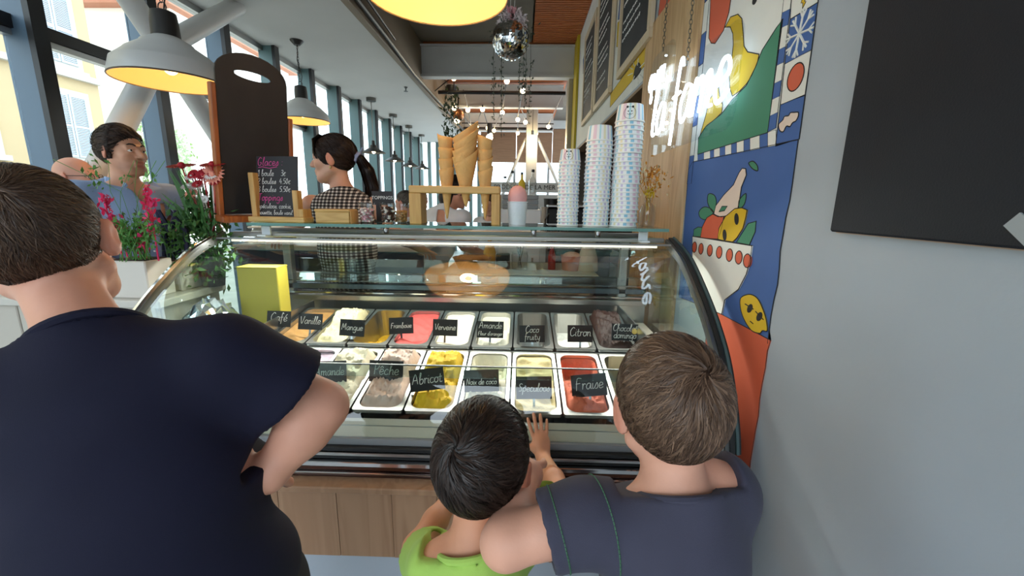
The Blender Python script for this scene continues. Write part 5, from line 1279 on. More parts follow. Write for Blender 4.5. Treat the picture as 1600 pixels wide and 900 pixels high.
def hair_obj(head, parent, col, col2, n=6000, length=.05, whorl=(0,-.06,.085), vol=1.07, plane=(0,.0,-.005), pn=(0,.66,-.75), width=.0014, lift=.03, seed=1, swirl=.35, name='hair', gravity=0.0, soft=.012, extra=None, rough=.42, capf=.975, fringe=None):
    """hair cap plus thousands of ribbons that flow away from the crown; plane bounds the hairline"""
    rg = np.random.default_rng(seed); s = head.s; hc = np.array((0,-.014,.032)); rad = np.array((.074,.095,.086))*vol
    R_ = np.array(head.M); C = np.array(head.C); pn = np.array(pn)/np.linalg.norm(pn); pp = np.array(plane)
    w = np.array(whorl)-hc; w = (w/rad); w /= np.linalg.norm(w)
    d = rg.normal(size=(int(n*2.6),3)); d /= np.linalg.norm(d,axis=1)[:,None]
    pos = hc+rad*d; sd = (pos-pp)@pn; keep = sd < rg.uniform(-soft,soft*.6,len(d)); d = d[keep][:n]; n = len(d)
    L = length*rg.uniform(.65,1.15,n); seg = 6; P_ = np.zeros((n,seg+1,3)); dcur = d.copy(); lf = rg.uniform(.2,1.0,n)*lift
    j1, j2 = rg.normal(size=n)*.30, rg.normal(size=n)*.10
    for i in range(seg+1):
        tt = i/seg; P_[:,i] = hc+rad*dcur*(1.0+(lf*math.sin(min(1,tt*1.2)*1.57))[:,None]+.004)
        ang = dcur-(dcur@w)[:,None]*w; nr = np.linalg.norm(ang,axis=1)[:,None]+1e-6; tdir = ang/nr-(ang/nr*dcur).sum(1)[:,None]*dcur
        tdir /= np.linalg.norm(tdir,axis=1)[:,None]+1e-6; sw = np.cross(dcur, tdir); cw = .35*np.sin(dcur[:,0]*9+dcur[:,2]*7)*0.5
        tdir = tdir+sw*(swirl*np.exp(-nr[:,0]*2.0)+j1+cw)[:,None]
        if gravity: g_ = np.array((0,0,-1.0))-(dcur[:,2]*-1)[:,None]*dcur; tdir = tdir*(1-gravity)+g_*gravity
        tdir /= np.linalg.norm(tdir,axis=1)[:,None]+1e-6
        dcur = dcur+tdir*(L/seg/rad.mean())[:,None]; dcur /= np.linalg.norm(dcur,axis=1)[:,None]
    if extra is not None: P_ = np.concatenate([P_]+extra); n = len(P_)
    W_ = C+s*(P_@R_.T); ctr = C+s*(R_@hc)
    tan = np.gradient(W_, axis=1); tan /= np.linalg.norm(tan,axis=2)[...,None]+1e-9; nrm = W_-ctr; nrm /= np.linalg.norm(nrm,axis=2)[...,None]
    side = np.cross(tan, nrm); side /= np.linalg.norm(side,axis=2)[...,None]+1e-9
    tw = rg.normal(size=(n,1,1))*.5; side = side+nrm*tw
    wid = (width*s*np.linspace(1,.15,seg+1))[None,:,None]*rg.uniform(.6,1.4,n)[:,None,None]
    V = np.stack([W_-side*wid, W_+side*wid], 2).reshape(-1,3)
    b = (np.arange(n)*(seg+1)*2)[:,None]+np.arange(seg)[None,:]*2; Q = np.stack([b,b+1,b+3,b+2],2).reshape(-1,4)
    cf = Field(); cf.ell(head.w(hc), tuple(rad*s*capf), head.M); cf.half(head.w(pp), head.M @ Vector(pn), .2*s)
    cme = cf.mesh('cap', .004*s); nv = len(cme.vertices); cv = np.zeros(nv*3); cme.vertices.foreach_get('co', cv); cq = np.zeros(len(cme.polygons)*4, dtype=np.int32); cme.polygons.foreach_get('vertices', cq)
    allV = np.concatenate([cv.reshape(-1,3), V]); allQ = np.concatenate([cq.reshape(-1,4), Q+nv])
    me = bpy.data.meshes.new(name); me.vertices.add(len(allV)); me.vertices.foreach_set('co', allV.astype(np.float32).ravel()); me.loops.add(allQ.size); me.loops.foreach_set('vertex_index', allQ.ravel().astype(np.int32))
    me.polygons.add(len(allQ)); me.polygons.foreach_set('loop_start', np.arange(0, allQ.size, 4, dtype=np.int32)); me.polygons.foreach_set('use_smooth', np.ones(len(allQ), dtype=bool)); me.update()
    c1, c2 = np.array(rgb(*col)[:3]), np.array(rgb(*col2)[:3]); f = np.repeat(rg.uniform(0,1,n)**1.5, (seg+1)*2)[:,None]; cc = np.ones((len(allV),4), dtype=np.float32); cc[:nv,:3] = c1*.8; cc[nv:,:3] = c1*(1-f)+c2*f
    a = me.color_attributes.new('Col', 'FLOAT_COLOR', 'POINT'); a.data.foreach_set('color', cc.ravel())
    bpy.data.meshes.remove(cme); me.materials.append(mat('hair_strands_%d' % int(rough*100), (60,50,40), rough, attr='Col', spec=.4)); return link(name, me, parent)
def skin(name, c, lips=None, head=None, stubble=None):
    m = mat('skin', (220,170,150), .5, attr='Col', bump=.05, bscale=300, vary=.03, vscale=30)
    base = np.array(rgb(*c)[:3])
    def col(V):
        o = np.tile(base,(len(V),1)).astype(np.float32)
        if head is not None:
            L = (V-np.array(head.C))@np.array(head.M)/head.s
            if stubble is not None:
                f = np.clip(1-np.abs(L[:,2]+.08)/.045,0,1)*(L[:,1] > -.01)*np.clip((L[:,1])/.04,0,1)*.55; o = o*(1-f[:,None])+np.array(rgb(*stubble)[:3])*f[:,None]
            ear = np.clip((np.abs(L[:,0])-.072)/.012,0,1)*(np.abs(L[:,2]) < .05)*(np.abs(L[:,1]) < .05)*.45; o = o*(1-ear[:,None])+np.array(rgb(214,116,96)[:3])*ear[:,None]
            if lips is not None:
                f = ((np.abs(L[:,0]) < .021)&(L[:,1] > .082)&(L[:,2] > -.080)&(L[:,2] < -.047)).astype(np.float32)*.6; o = o*(1-f[:,None])+np.array(rgb(*lips)[:3])*f[:,None]
        return o
    return m, col
def hand(F, wrist, d, n, size=1.0, curl=(.1,.1,.1,.1), thumb_side=1, spread=.12, thumb_out=.8):
    """palm, four fingers and thumb; d = towards fingertips, n = out of the back of the hand"""
    d = Vector(d).normalized(); n = Vector(n); n = (n-d*n.dot(d)).normalized(); x = d.cross(n)*thumb_side; s = size
    Rm = Matrix((x, d, n)).transposed(); c = Vector(wrist)+d*.042*s
    F.ell(c, (.033*s,.045*s,.012*s), Rm, k=.012*s); F.cap(Vector(wrist)-d*.01*s, c, .021*s, .018*s, k=.02*s)
    for i, (off, L, r) in enumerate(((.026,.062,.0072),(.009,.070,.0075),(-.008,.065,.0072),(-.025,.050,.0064))):
        a = Vector(wrist)+d*(.076 if i in (1,2) else .070)*s+x*off*s; dd = (d+x*spread*(1.2-.8*i)).normalized(); cu = curl[i]
        for j, fr in enumerate((.42,.32,.26)):
            dd = (Matrix.Rotation(-cu*(1 if j else .6), 3, dd.cross(n)) @ dd).normalized() if cu else dd
            b = a+dd*L*fr*s; F.cap(a, b, r*s*(1-.06*j), r*s*(1-.06*(j+1)), k=.004*s); a = b
    a = Vector(wrist)+d*.022*s+x*.026*s; b = a+(x*thumb_out+d*.75-n*.15).normalized()*.038*s; e = b+(x*thumb_out*.45+d*.9-n*.1).normalized()*.028*s
    F.cap(a, b, .0105*s, .0088*s, k=.010*s); F.cap(b, e, .0086*s, .0068*s, k=.004*s)
def person(name, label, head, hair_fn, skin_c, J, shirt, res=.006, res_shirt=.006, lips=None, face=True, ears=True, stubble=None, kid=True, open_mouth=0.0, trousers=(60,62,72), shoes=(50,50,54), group=None, zmin=None):
    """J: joints in metres - neck, pelvis, shL, shR, elL, elR, wrL, wrR; sizes sc. Returns the body object"""
    sc = J['sc']; F = Field(); head.add(F, face, ears, open_mouth)
    nk, pv = Vector(J['neck']), Vector(J['pelvis']); up = (nk-pv).normalized(); lat = (Vector(J['shR'])-Vector(J['shL'])).normalized(); fw = up.cross(lat).normalized(); lat = fw.cross(up)
    Rt = Matrix((lat, fw, up)).transposed(); J['Rt'] = Rt; hw = (Vector(J['shR'])-Vector(J['shL'])).length/2; dep = J.get('depth', .10)*sc
    nr = .049*sc*J.get('neckr',1)
    F.cap(head.w((0,-.018,-.055)), nk-up*.02*sc, nr*.92, nr*1.0, k=.03*sc)
    Ht = (nk-pv).length; wst = J.get('waist',.82)
    F.ell(pv.lerp(nk,.80), (hw*.86,dep*.95,Ht*.24), Rt, k=.06*sc); F.ell(pv.lerp(nk,.48), (hw*wst,dep*.95,Ht*.32), Rt, k=.06*sc); F.ell(pv.lerp(nk,.08), (hw*wst*1.02,dep*1.02,Ht*.28), Rt, k=.06*sc)
    ar = .041*sc*J.get('arm',1)
    for S in 'LR':
        sh, el, wr = Vector(J['sh'+S]), Vector(J['el'+S]), Vector(J['wr'+S])
        F.cap(nk-up*.055*sc, sh, .038*sc, .044*sc, k=.04*sc); F.cap(sh, el, ar*1.12, ar*.92, k=.03*sc); F.cap(el, el.lerp(wr,.35), ar*.9, ar*.92, k=.02*sc); F.cap(el.lerp(wr,.35), wr, ar*.9, ar*.62, k=.02*sc)
        h = J.get('hand'+S)
        if h: hand(F, wr, h['d'], h['n'], h.get('s',sc), h.get('curl',(.3,.35,.4,.45)), h.get('t',1), h.get('sp',.08), h.get('to',.8))
    if zmin is None:
        for sx in (-1,1):
            hp = pv+lat*hw*.48*sx-up*.02; kn = Vector((hp.x, hp.y+.03*sc, pv.z*.53)); an = Vector((hp.x, hp.y-.01, .07*sc)); toe = an+Vector((fw.x,fw.y,0)).normalized()*.13*sc; toe.z = .03*sc
            F.cap(hp, kn, .078*sc, .052*sc, k=.04*sc); F.cap(kn, an, .05*sc, .034*sc, k=.02*sc); F.cap(an, toe, .035*sc, .028*sc, k=.02*sc)
    m, col = skin(name, skin_c, lips, head, stubble)
    body = link('person', F.mesh('body', res, m=m, color=col, zmin=zmin), None, label, 'person', group)
    # shirt
    S_ = Field(); g = shirt.get('gap',.010)*sc; full = shirt.get('sleeve',.6)
    S_.ell(pv.lerp(nk,.80), (hw*.90+g,dep*.98+g,Ht*.25), Rt, k=.06*sc); S_.ell(pv.lerp(nk,.48), (hw*(wst+.04)+g,dep*1.0+g,Ht*.33), Rt, k=.06*sc); S_.ell(pv.lerp(nk,.06), (hw*(wst+.10)+g,dep*1.08+g,Ht*.30), Rt, k=.06*sc)
    ends = {}
    for S in 'LR':
        sh, el, wr = Vector(J['sh'+S]), Vector(J['el'+S]), Vector(J['wr'+S])
        if full > 0:
            S_.cap(nk-up*.030*sc, sh, .042*sc+g, .048*sc+g, k=.05*sc)
            if full <= 1: e = sh.lerp(el, full+.12); S_.cap(sh, e, ar*1.15+g, ar*1.10+g*1.6, k=.03*sc); cut = sh.lerp(el, full); dv = el-sh
            else: e = el.lerp(wr, full-1+.1); S_.cap(sh, el, ar*1.15+g, ar*1.0+g, k=.03*sc); S_.cap(el, e, ar*1.0+g, ar*.95+g, k=.02*sc); cut = el.lerp(wr, full-1); dv = wr-el
            S_.half(cut, dv, ar*2.1); S_.cap(cut-dv.normalized()*.03*sc, cut+dv.normalized()*.06*sc, ar*1.03+g*.6, k=.004, sub=True); ends[S] = (cut, dv.normalized(), ar*1.10+g*1.5)
        else: S_.cap(nk-up*.04*sc, nk.lerp(sh,.78)-up*.02*sc, .045*sc+g*.7, .042*sc+g*.7, k=.04*sc)
    na = (head.w((0,-.018,-.055))-nk).normalized(); na = (na+up).normalized(); no = nk+up*shirt.get('neck_up',.016)*sc
    S_.cap(nk-na*.03*sc, nk+na*.03*sc, nr*1.05+.017*sc, nr*1.05+.015*sc, k=.035*sc)                               # cloth rises a little at the neck
    S_.half(no, na+fw*.30, nr*1.9); S_.cap(no-na*.022*sc, no+na*.15, nr*1.05+.003*sc, nr*1.10+.004*sc, k=.004*sc, sub=True)
    if shirt.get('vneck'): S_.ell(no+fw*.085*sc-up*.045*sc, (.030*sc,.05*sc,.085*sc), Rt, k=.01, sub=True)
    S_.half(pv-up*.10*sc, -up, hw*2.4)
    if full == 0:
        for S in 'LR': S_.cap(Vector(J['sh'+S])+lat*(.012 if S == 'R' else -.012)+up*.05, Vector(J['sh'+S])-up*.09*sc+lat*(.012 if S == 'R' else -.012), ar*1.15, k=.01, sub=True)
    wr_ = shirt.get('wr',(.0035,26)); so = link(shirt.get('name','t_shirt'), S_.mesh('shirt', res_shirt, disp=wrinkle(wr_[0]*sc, wr_[1], shirt.get('seed',3), shirt.get('wd',(1,.3,.6))), m=shirt['mat'], zmin=zmin), body)
    if shirt.get('label'): so['label'] = shirt['label']
    if shirt.get('collar',True):
        u = lat; nn_ = (na+fw*.30).normalized(); v = nn_.cross(u).normalized(); u = v.cross(nn_); rr = nr*1.06+.010*sc
        MB().tube([no+u*rr*math.cos(a)+v*rr*math.sin(a)-nn_*.003 for a in [2*PI*k/40 for k in range(40)]], .0075*sc, 8, closed=True).build('collar', shirt['mat'], so)
    if zmin is None:
        Tr = Field(); Tr.ell(pv-up*.02, (hw*.9+.012,dep*1.05+.012,Ht*.24), Rt, k=.04)
        for sx in (-1,1):
            hp = pv+lat*hw*.48*sx-up*.02; kn = Vector((hp.x, hp.y+.03*sc, pv.z*.53)); Tr.cap(hp, kn, .09*sc, .075*sc, k=.04*sc)
            an = Vector((hp.x, hp.y-.01, .07*sc)); toe = an+Vector((fw.x,fw.y,0)).normalized()*.14*sc; toe.z = .032*sc
            if not kid: Tr.cap(kn, an, .07*sc, .06*sc, k=.03)
            Sh = Field(); Sh.cap(Vector((an.x,an.y,.045*sc)), toe, .046*sc, .038*sc, k=.02); Sh.half((an.x,an.y,.001), (0,0,-1), .4); link('shoe', Sh.mesh('shoe', .008, m=mat('shoe_%d' % shoes[0], shoes, .6)), body)
            Tr.half(kn-Vector((0,0,.03*sc)) if kid else an, (0,0,-1), .12*sc)
        link('shorts' if kid else 'trousers', Tr.mesh('trousers', .009, disp=wrinkle(.003,24,9), m=mat('cloth_%d_%d' % trousers[:2], trousers, .85)), body)
    hair_fn(head, body); J['ends'] = ends; J['so'] = so
    return body
def fabric(name, c, rough=.85, bump=.16, bscale=900, sheen=.05): return mat('fabric_'+name, c, rough, bump=bump, bscale=bscale, sheen=sheen, vary=.06, vscale=14)
V3 = Vector
# ---------------------------------------------------------------- boy in navy t-shirt (left, back view)
hd1 = Head(U(68,384,d=.63), math.radians(33), math.radians(4), math.radians(-11), .98)
J = dict(sc=.98, neck=U(150,546,d=.575), pelvis=(-.505,.50,.78), shL=(-.74,.43,1.145), shR=U(350,562,d=.62), elL=(-.86,.42,.98), wrL=(-.84,.62,.86), elR=U(502,636,d=.70), wrR=U(418,742,d=.66), depth=.118, waist=.86, arm=1.10, neckr=1.02,
 handR=dict(d=(-.6,.5,-.3), n=(.5,0,.6), t=1), handL=dict(d=(0,.6,-.6), n=(-.5,0,.6), t=-1))
person('boy', 'boy in navy t-shirt, back to camera, hand on hip', hd1, lambda h, b: hair_obj(h, b, (58,42,34), (112,88,70), n=15000, length=.026, vol=1.06, width=.0009, lift=.025, whorl=(.01,-.07,.08), plane=(0,.0,-.020), pn=(0,.60,-.80), seed=4, soft=.022), (226,164,138), J,
 dict(mat=fabric('navy', (15,15,42), sheen=0), sleeve=.64, gap=.016, wr=(.0065,15), seed=5, label='navy short sleeved t-shirt'), res=.0055, trousers=(40,42,52))
# ---------------------------------------------------------------- boy in lime t-shirt with a hand on the glass
hd2 = Head(U(753,728,d=.68), math.radians(-9), math.radians(-4), math.radians(3), .92)
wrp = V3((U(848,712,Y=1.045).x, 1.045, U(848,712,Y=1.045).z)); tip = V3((U(838,640,Y=1.12).x, 1.125, U(838,640,Y=1.12).z))
el2 = U(876,772,d=.985)
J = dict(sc=.76, neck=hd2.w((0,-.045,-.135)), pelvis=(-.045,.57,.52), shL=U(690,884,d=.66), shR=U(806,838,d=.74), elL=(-.20,.70,.72), wrL=(-.13,.88,.74), elR=el2, wrR=wrp, depth=.10, waist=.86, arm=.90,
 handR=dict(d=tip-wrp, n=(0,-.93,.36), s=.80, curl=(.05,.04,.05,.07), sp=.13, t=-1, to=.9), handL=dict(d=(.2,.8,.2), n=(-.4,-.3,.8), s=.76, t=1))
person('boy', 'small dark haired boy in lime green t-shirt, palm on the glass', hd2, lambda h, b: hair_obj(h, b, (24,18,16), (66,50,42), n=12000, length=.055, vol=1.10, width=.0013, lift=.04, whorl=(-.02,-.085,.075), plane=(0,.0,-.035), pn=(0,.50,-.87), seed=6, swirl=.9, soft=.015, rough=.36), (214,150,116), J,
 dict(mat=fabric('lime', (170,206,96)), sleeve=.52, gap=.018, wr=(.0045,20), seed=8, label='lime green t-shirt'), res=.0035, trousers=(70,76,92))
# ---------------------------------------------------------------- boy in charcoal t-shirt, arm round the small boy
hd3 = Head(U(1046,640,d=.61), math.radians(-3), math.radians(-2), math.radians(-3), .915)
el3 = U(790,848,d=.575)
J = dict(sc=.86, neck=hd3.w((.0,-.045,-.128)), pelvis=(.225,.50,.60), shL=U(915,812,d=.585), shR=U(1122,768,d=.62), elL=el3, wrL=V3((.02,.66,.925)), elR=(.375,.69,.83), wrR=(.38,.87,.76), depth=.105, waist=.84, arm=1.0,
 handL=dict(d=(-.3,.8,-.2), n=(0,.2,.9), t=1), handR=dict(d=(0,.9,.2), n=(.3,-.3,.8), t=-1))
b3 = person('boy', 'brown haired boy in charcoal t-shirt, arm around the small boy', hd3, lambda h, b: hair_obj(h, b, (74,54,42), (142,112,90), n=15000, length=.048, vol=1.10, width=.0011, lift=.05, whorl=(.02,-.075,.085), plane=(0,.0,-.030), pn=(0,.52,-.85), seed=9, swirl=.6, soft=.018), (228,168,142), J,
 dict(mat=fabric('charcoal', (64,63,80)), sleeve=.52, gap=.013, wr=(.005,18), seed=11, label='faded charcoal t-shirt with green stitching'), res=.0045, trousers=(60,60,66))
# green stitching: sleeve hem and armhole seam
m_st = mat('green_thread', (70,110,84), .8); so3 = J['so']
cut, dv, rr = J['ends']['L']
def ring_on(obj, c, n_, r0, name, frac=(0,1), back=0.0):
    """stitches lying on the cloth around axis n_ at c"""
    from mathutils.bvhtree import BVHTree
    bm = bmesh.new(); bm.from_mesh(obj.data); bv = BVHTree.FromBMesh(bm); u = n_.orthogonal().normalized(); v = n_.cross(u); pts = []
    for k in range(72):
        a = 2*PI*(frac[0]+(frac[1]-frac[0])*k/72); dr = u*math.cos(a)+v*math.sin(a); h_ = bv.ray_cast(c+dr*r0, -dr)
        if h_[0] is not None and (h_[0]-c).length < r0: pts.append(h_[0]+dr*.0008)
    bm.free(); mb = MB()
    for i in range(len(pts)):
        j = (i+1) % len(pts)
        if (pts[i]-pts[j]).length < .02: mb.tube([pts[i], pts[i].lerp(pts[j],.8)], .0011, 4)
    if mb.v: mb.build(name, m_st, obj)
ring_on(so3, cut-dv*.02, dv, .09, 'hem_stitching'); ring_on(so3, Vector(J['shL'])+(Vector(J['shR'])-Vector(J['shL']))*.10, (Vector(J['shL'])-Vector(J['shR'])).normalized(), .10, 'armhole_stitching')
# ---------------------------------------------------------------- man in pale blue shirt
hdm = Head(U(192,238,d=1.97), math.radians(-97), math.radians(2), 0, .95)
nk = hdm.w((0,-.035,-.165)); ta = math.radians(-104); latm = V3((math.cos(ta), math.sin(ta), 0)); 
J = dict(sc=1.06, neck=nk, pelvis=nk+V3((-.02,.03,-.56)), shL=nk-latm*.19+V3((0,0,-.055)), shR=nk+latm*.19+V3((0,0,-.055)), elL=U(268,350,d=2.25), wrL=U(318,345,d=2.0), elR=nk+latm*.24+V3((.03,0,-.33)), wrR=nk+latm*.12+V3((.28,-.10,-.40)), depth=.115, waist=.80, arm=1.05,
 handL=dict(d=(.8,-.3,0), n=(0,0,1), t=-1), handR=dict(d=(.9,-.1,0), n=(0,0,1), t=1))
bm_man = person('man', 'dark haired man in open collared pale blue shirt by the window', hdm, lambda h, b: hair_obj(h, b, (34,24,20), (92,68,56), n=7000, length=.06, vol=1.10, width=.0016, lift=.16, whorl=(.02,-.10,.04), plane=(0,.032,.006), pn=(0,.80,-.60), seed=21, rough=.45, capf=.93, soft=.02), (214,158,128), J,
 dict(mat=fabric('pale_blue', (150,172,208)), sleeve=1.3, gap=.016, wr=(.004,20), seed=13, collar=False, vneck=True, label='pale blue shirt with open collar', name='shirt'), res=.0042, lips=(190,100,88), stubble=(150,104,84), kid=False, open_mouth=.006, trousers=(54,58,74))
hdm.eyes(bm_man); hdm.brows(bm_man, up=.004)
fwm = latm.cross(V3((0,0,1)))*-1
for sx in (-1,1):      # collar flaps
    c = nk+V3((0,0,.012)); pts = []
    a0 = c+latm*sx*.012+fwm*.075+V3((0,0,-.055)); a1 = c+latm*sx*.075+fwm*.070+V3((0,0,-.055)); a2 = c+latm*sx*.075+fwm*.0-V3((0,0,.012)); a3 = c+latm*sx*.062+fwm*.0+V3((0,0,.028)); a4 = c+latm*sx*.028+fwm*.066+V3((0,0,.0)); a5 = c+latm*sx*.03-fwm*.065+V3((0,0,.032)); a6 = c+latm*sx*.035-fwm*.080-V3((0,0,.004))
    mb = MB(); mb.add([a0,a1,a2,a3,a4,a5,a6], [(0,1,2,3,4),(2,6,5,3)]); o = mb.build('collar_flap', fabric('pale_blue', (150,172,208)), J['so']); md = o.modifiers.new('t','SOLIDIFY'); md.thickness = .004
for k in range(4):
    p = nk+fwm*(.118+.006*k)+V3((0,0,-.10-.07*k)); MB().ball(p, .005, 8, 6).build('button', m_chalk, J['so'])
# ---------------------------------------------------------------- bald man with glasses behind him
def glasses(h, parent):
    for sx in (-1,1):
        MB().tube([h.w((sx*.032+.021*math.cos(a), .100-.006*abs(math.cos(a)), .002+.016*math.sin(a))) for a in [2*PI*k/20 for k in range(20)]], .0016*h.s, 5, closed=True).build('glasses_rim', m_black, parent)
        MB().tube([h.w((sx*.052,.092,.008)), h.w((sx*.076,.05,.01)), h.w((sx*.082,-.005,.012))], .0016*h.s, 5).build('glasses_temple', m_black, parent)
    MB().tube([h.w((-.011,.102,.006)), h.w((0,.106,.009)), h.w((.011,.102,.006))], .0016*h.s, 5).build('glasses_bridge', m_black, parent)
def adult(hd_, facing, label, hair_fn, skin_c, cloth, res=.0075, sc=1.0, drop=(0,0,-.56), sleeve=.6, arms=None, name='shirt', trousers=(60,60,70), **kw):
    nk = hd_.w((0,-.035,-.165)); lat = V3((math.cos(facing), math.sin(facing), 0)); f = V3((-lat.y, lat.x, 0))
    J = dict(sc=sc, neck=nk, pelvis=nk+V3(drop), shL=nk-lat*.175*sc+V3((0,0,-.06)), shR=nk+lat*.175*sc+V3((0,0,-.06)), depth=.11, waist=.8)
    a = arms or {}
    J['elL'] = a.get('elL', nk-lat*.22*sc+V3((0,0,-.34))); J['elR'] = a.get('elR', nk+lat*.22*sc+V3((0,0,-.34))); J['wrL'] = a.get('wrL', V3(J['elL'])+f*.22+V3((0,0,-.08))); J['wrR'] = a.get('wrR', V3(J['elR'])+f*.22+V3((0,0,-.08)))
    for S in 'LR': J['hand'+S] = dict(d=V3(J['wr'+S])-V3(J['el'+S]), n=(0,0,1), t=1 if S == 'R' else -1)
    o = person('p', label, hd_, hair_fn, skin_c, J, dict(mat=cloth, sleeve=sleeve, gap=.014, wr=kw.pop('wr',(.004,18)), seed=int(abs(facing)*10)+2, name=name, collar=kw.pop('collar',True)), res=res, res_shirt=max(res,.006), kid=False, trousers=trousers, **kw)
    return o, J
hb = Head(U(122,279,d=2.2), math.radians(-80), math.radians(4), 0, .92)
ob, _ = adult(hb, math.radians(-95), 'bald man with glasses behind the blue shirted man', lambda h, b: hair_obj(h, b, (120,100,88), (150,130,116), n=500, length=.012, vol=1.015, width=.0009, lift=.005, plane=(0,.0,-.02), pn=(0,.35,.94), seed=31, soft=.02, capf=.90), (216,158,134), fabric('white_shirt', (206,208,212)), res=.006, ears=True)
glasses(hb, ob); hb.eyes(ob)
# ---------------------------------------------------------------- woman with ponytail in gingham top, back view
def gingham():
    m = mat('gingham', (230,228,224), .85); nt = m.node_tree; b = nt.nodes['Principled BSDF']; tc = nt.nodes.new('ShaderNodeTexCoord'); sx = nt.nodes.new('ShaderNodeSeparateXYZ'); nt.links.new(tc.outputs['Object'], sx.inputs[0]); o = []
    for ax_, fq in (('X',46.0),('Z',64.0)):
        mu = nt.nodes.new('ShaderNodeMath'); mu.operation = 'MULTIPLY'; mu.inputs[1].default_value = fq; nt.links.new(sx.outputs[ax_], mu.inputs[0]); fr = nt.nodes.new('ShaderNodeMath'); fr.operation = 'FRACT'; nt.links.new(mu.outputs[0], fr.inputs[0])
        gt = nt.nodes.new('ShaderNodeMath'); gt.operation = 'GREATER_THAN'; gt.inputs[1].default_value = .42; nt.links.new(fr.outputs[0], gt.inputs[0]); o.append(gt)
    ad = nt.nodes.new('ShaderNodeMath'); ad.operation = 'ADD'; nt.links.new(o[0].outputs[0], ad.inputs[0]); nt.links.new(o[1].outputs[0], ad.inputs[1]); hf = nt.nodes.new('ShaderNodeMath'); hf.operation = 'MULTIPLY'; hf.inputs[1].default_value = .5; nt.links.new(ad.outputs[0], hf.inputs[0])
    cr = nt.nodes.new('ShaderNodeValToRGB'); cr.color_ramp.interpolation = 'CONSTANT'; e = cr.color_ramp.elements; e[0].color = rgb(232,230,226); e[1].position = .4; e[1].color = rgb(120,112,112); x = e.new(.9); x.color = rgb(24,20,24)
    nt.links.new(hf.outputs[0], cr.inputs[0]); nt.links.new(cr.outputs[0], b.inputs['Base Color']); return m
hw_ = Head(U(521,250,d=2.10), math.radians(96), math.radians(-2), 0, 1.0)
def woman_hair(h, b):
    rg = np.random.default_rng(40); n = 1500; seg = 6; ctrl = np.array([(.0,-.105,.018),(0,-.135,.0),(0.0,-.165,-.06),(.005,-.18,-.14),(.01,-.165,-.22),(.012,-.150,-.27),(.012,-.145,-.30)]); E = np.zeros((n,seg+1,3)); wd = np.array([.012,.026,.036,.038,.030,.018,.008])
    of = rg.normal(size=(n,3)); of /= np.linalg.norm(of,axis=1)[:,None]; of *= rg.uniform(.5,1.0,n)[:,None]
    for i in range(seg+1): E[:,i] = ctrl[i]+of*wd[i]
    o = hair_obj(h, b, (24,15,13), (64,42,34), n=6500, length=.12, vol=1.13, width=.0016, lift=.012, whorl=(0,.075,.10), plane=(0,.030,-.004), pn=(0,.74,-.67), seed=41, swirl=0.0, gravity=.12, extra=[E], rough=.36)
    # fringe over the forehead
    m_b = mat('scrunchie', (150,164,206), .8); c = h.w((0,-.118,.010)); d = (h.M @ V3((0,-1,-.5))).normalized(); u = d.orthogonal().normalized(); v = d.cross(u)
    MB().tube([c+(u*math.cos(a)+v*math.sin(a))*(.020+.003*math.sin(a*7)) for a in [2*PI*k/28 for k in range(28)]], .010, 8, closed=True).build('scrunchie', m_b, b)
    rb = MB(); rb.add([c+u*.015,c+u*.05+v*.03,c+u*.06+v*.0,c+u*.02-v*.01], [(0,1,2,3)]); rb.add([c-u*.01,c-u*.03-v*.05+d*.03,c-u*.0-v*.06+d*.04], [(0,1,2)]); r_ = rb.build('scrunchie_bow', m_b, b); md = r_.modifiers.new('t','SOLIDIFY'); md.thickness = .004
    P_ = Field(); 
    for i in range(6): P_.cap(h.w(ctrl[i]), h.w(ctrl[i+1]), wd[i]*.85, wd[i+1]*.85, k=.01)
    me = P_.mesh('ponytail', .005, m=mat('hair_dark_base', (26,17,15), .5)); link('ponytail', me, b)
    fr = np.random.default_rng(44); mb = MB()
    for k in range(160):
        x = fr.uniform(-.055,.055); mb.tube([h.w((x,.040,.118)), h.w((x*1.05,.074,.095)), h.w((x*1.15+fr.normal()*.004,.088-abs(x)*.30,.060)), h.w((x*1.25+fr.normal()*.006,.090-abs(x)*.42,.030+fr.uniform(-.008,.006)-abs(x)*.25))], [.0016,.0018,.0014,.0004], 4)
    mb.build('fringe', mat('hair_dark_base', (26,17,15), .5), b)
arms = dict(elL=U(468,345,d=2.15), wrL=U(440,372,d=2.4), elR=U(618,366,d=2.22), wrR=U(660,390,d=2.5))
ow, Jw = adult(hw_, math.radians(6), 'woman with dark ponytail in black and white gingham top', woman_hair, (218,166,142), gingham(), res=.0045, sc=.95, sleeve=0, arms=arms, name='gingham_top', lips=(200,110,104), collar=False, trousers=(36,40,52), wr=(.002,14))
hw_.eyes(ow); MB().ball(hw_.w((-.084,-.008,-.042)), .0065, 10, 8).build('earring', mat('pearl_gold', (230,206,150), .25, metal=.3), ow)
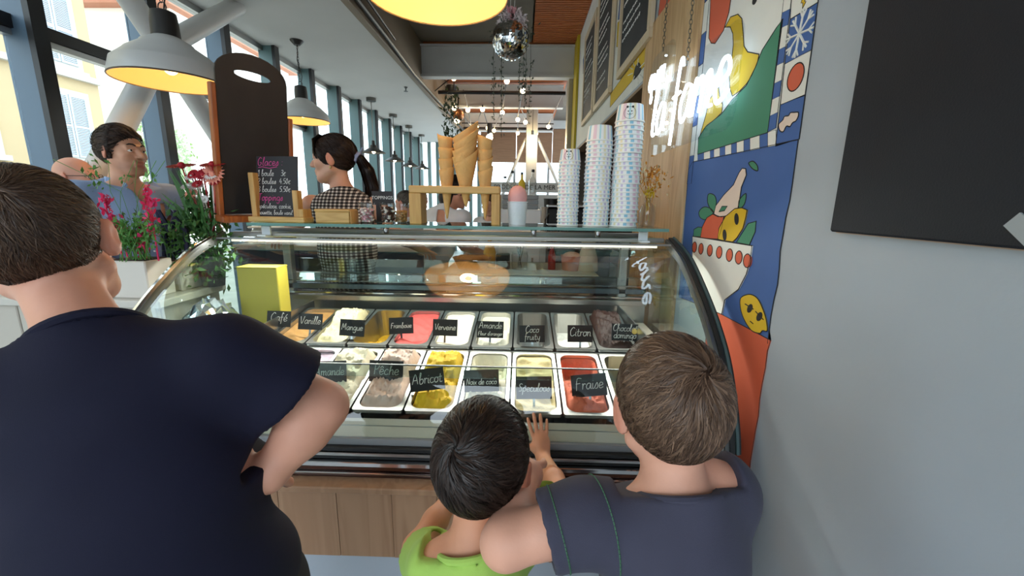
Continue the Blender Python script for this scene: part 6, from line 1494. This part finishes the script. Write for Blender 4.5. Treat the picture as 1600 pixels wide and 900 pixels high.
# ---------------------------------------------------------------- people in the background
hg = Head(U(633,318,d=4.0), math.radians(70), 0, 0, 1.0)
og, _ = adult(hg, math.radians(40), 'grey haired man with glasses in white shirt seen behind topping cups', lambda h, b: hair_obj(h, b, (60,52,48), (130,124,118), n=3500, length=.04, vol=1.08, width=.002, lift=.03, whorl=(0,-.07,.08), plane=(0,.01,.005), seed=51), (204,140,116), fabric('white_shirt', (206,208,212)), res=.008)
glasses(hg, og)
hk = Head(U(716,300,d=3.2), math.radians(-62), math.radians(-22), 0, .98)
def long_hair(h, b):
    o = hair_obj(h, b, (22,16,15), (48,34,30), n=3500, length=.15, vol=1.12, width=.0022, lift=.02, whorl=(0,.04,.11), plane=(0,.01,-.02), pn=(0,.62,-.78), seed=61, gravity=.2, swirl=0)
    L = Field(); c0 = h.w((0,-.08,-.0))
    L.cap(h.w((.0,-.07,.02)), h.w((.0,-.08,-.08)), .06, .05, k=.03).cap(h.w((.0,-.08,-.08)), h.w((.03,-.02,-.22)), .05, .03, k=.03); link('long_hair', L.mesh('long_hair', .007, m=mat('hair_dark_base', (26,17,15), .5)), b)
nk_ = hk.w((0,-.035,-.165))
ok_, _ = adult(hk, math.radians(-38), 'woman in white t-shirt leaning forward behind the cone stand', long_hair, (196,138,112), fabric('white_tee', (214,214,218)), res=.007, drop=(-.16,.02,-.52), arms=dict(elL=nk_+V3((.1,.2,-.3)), wrL=nk_+V3((.3,.1,-.36)), elR=U(689,352,d=3.15), wrR=U(726,372,d=3.1)), name='t_shirt')
hq = Head(U(765,318,d=4.3), math.radians(160), math.radians(-15), 0, 1.0)
adult(hq, math.radians(150), 'brown haired person in white leaning over the rear counter', lambda h, b: hair_obj(h, b, (70,44,32), (110,76,56), n=3000, length=.08, vol=1.1, width=.002, lift=.03, plane=(0,.01,-.01), seed=71, gravity=.1), (206,150,124), fabric('white_tee', (214,214,218)), res=.009, name='t_shirt')
hr = Head(U(657,312,d=5.2), math.radians(-30), 0, 0, 1.0)
adult(hr, math.radians(-30), 'person in beige top half hidden by left upright of cone stand', lambda h, b: hair_obj(h, b, (40,30,26), (80,62,50), n=2500, length=.05, vol=1.1, width=.002, lift=.03, plane=(0,.01,-.01), seed=81), (206,150,124), fabric('beige_top', (206,178,158)), res=.009, name='t_shirt')
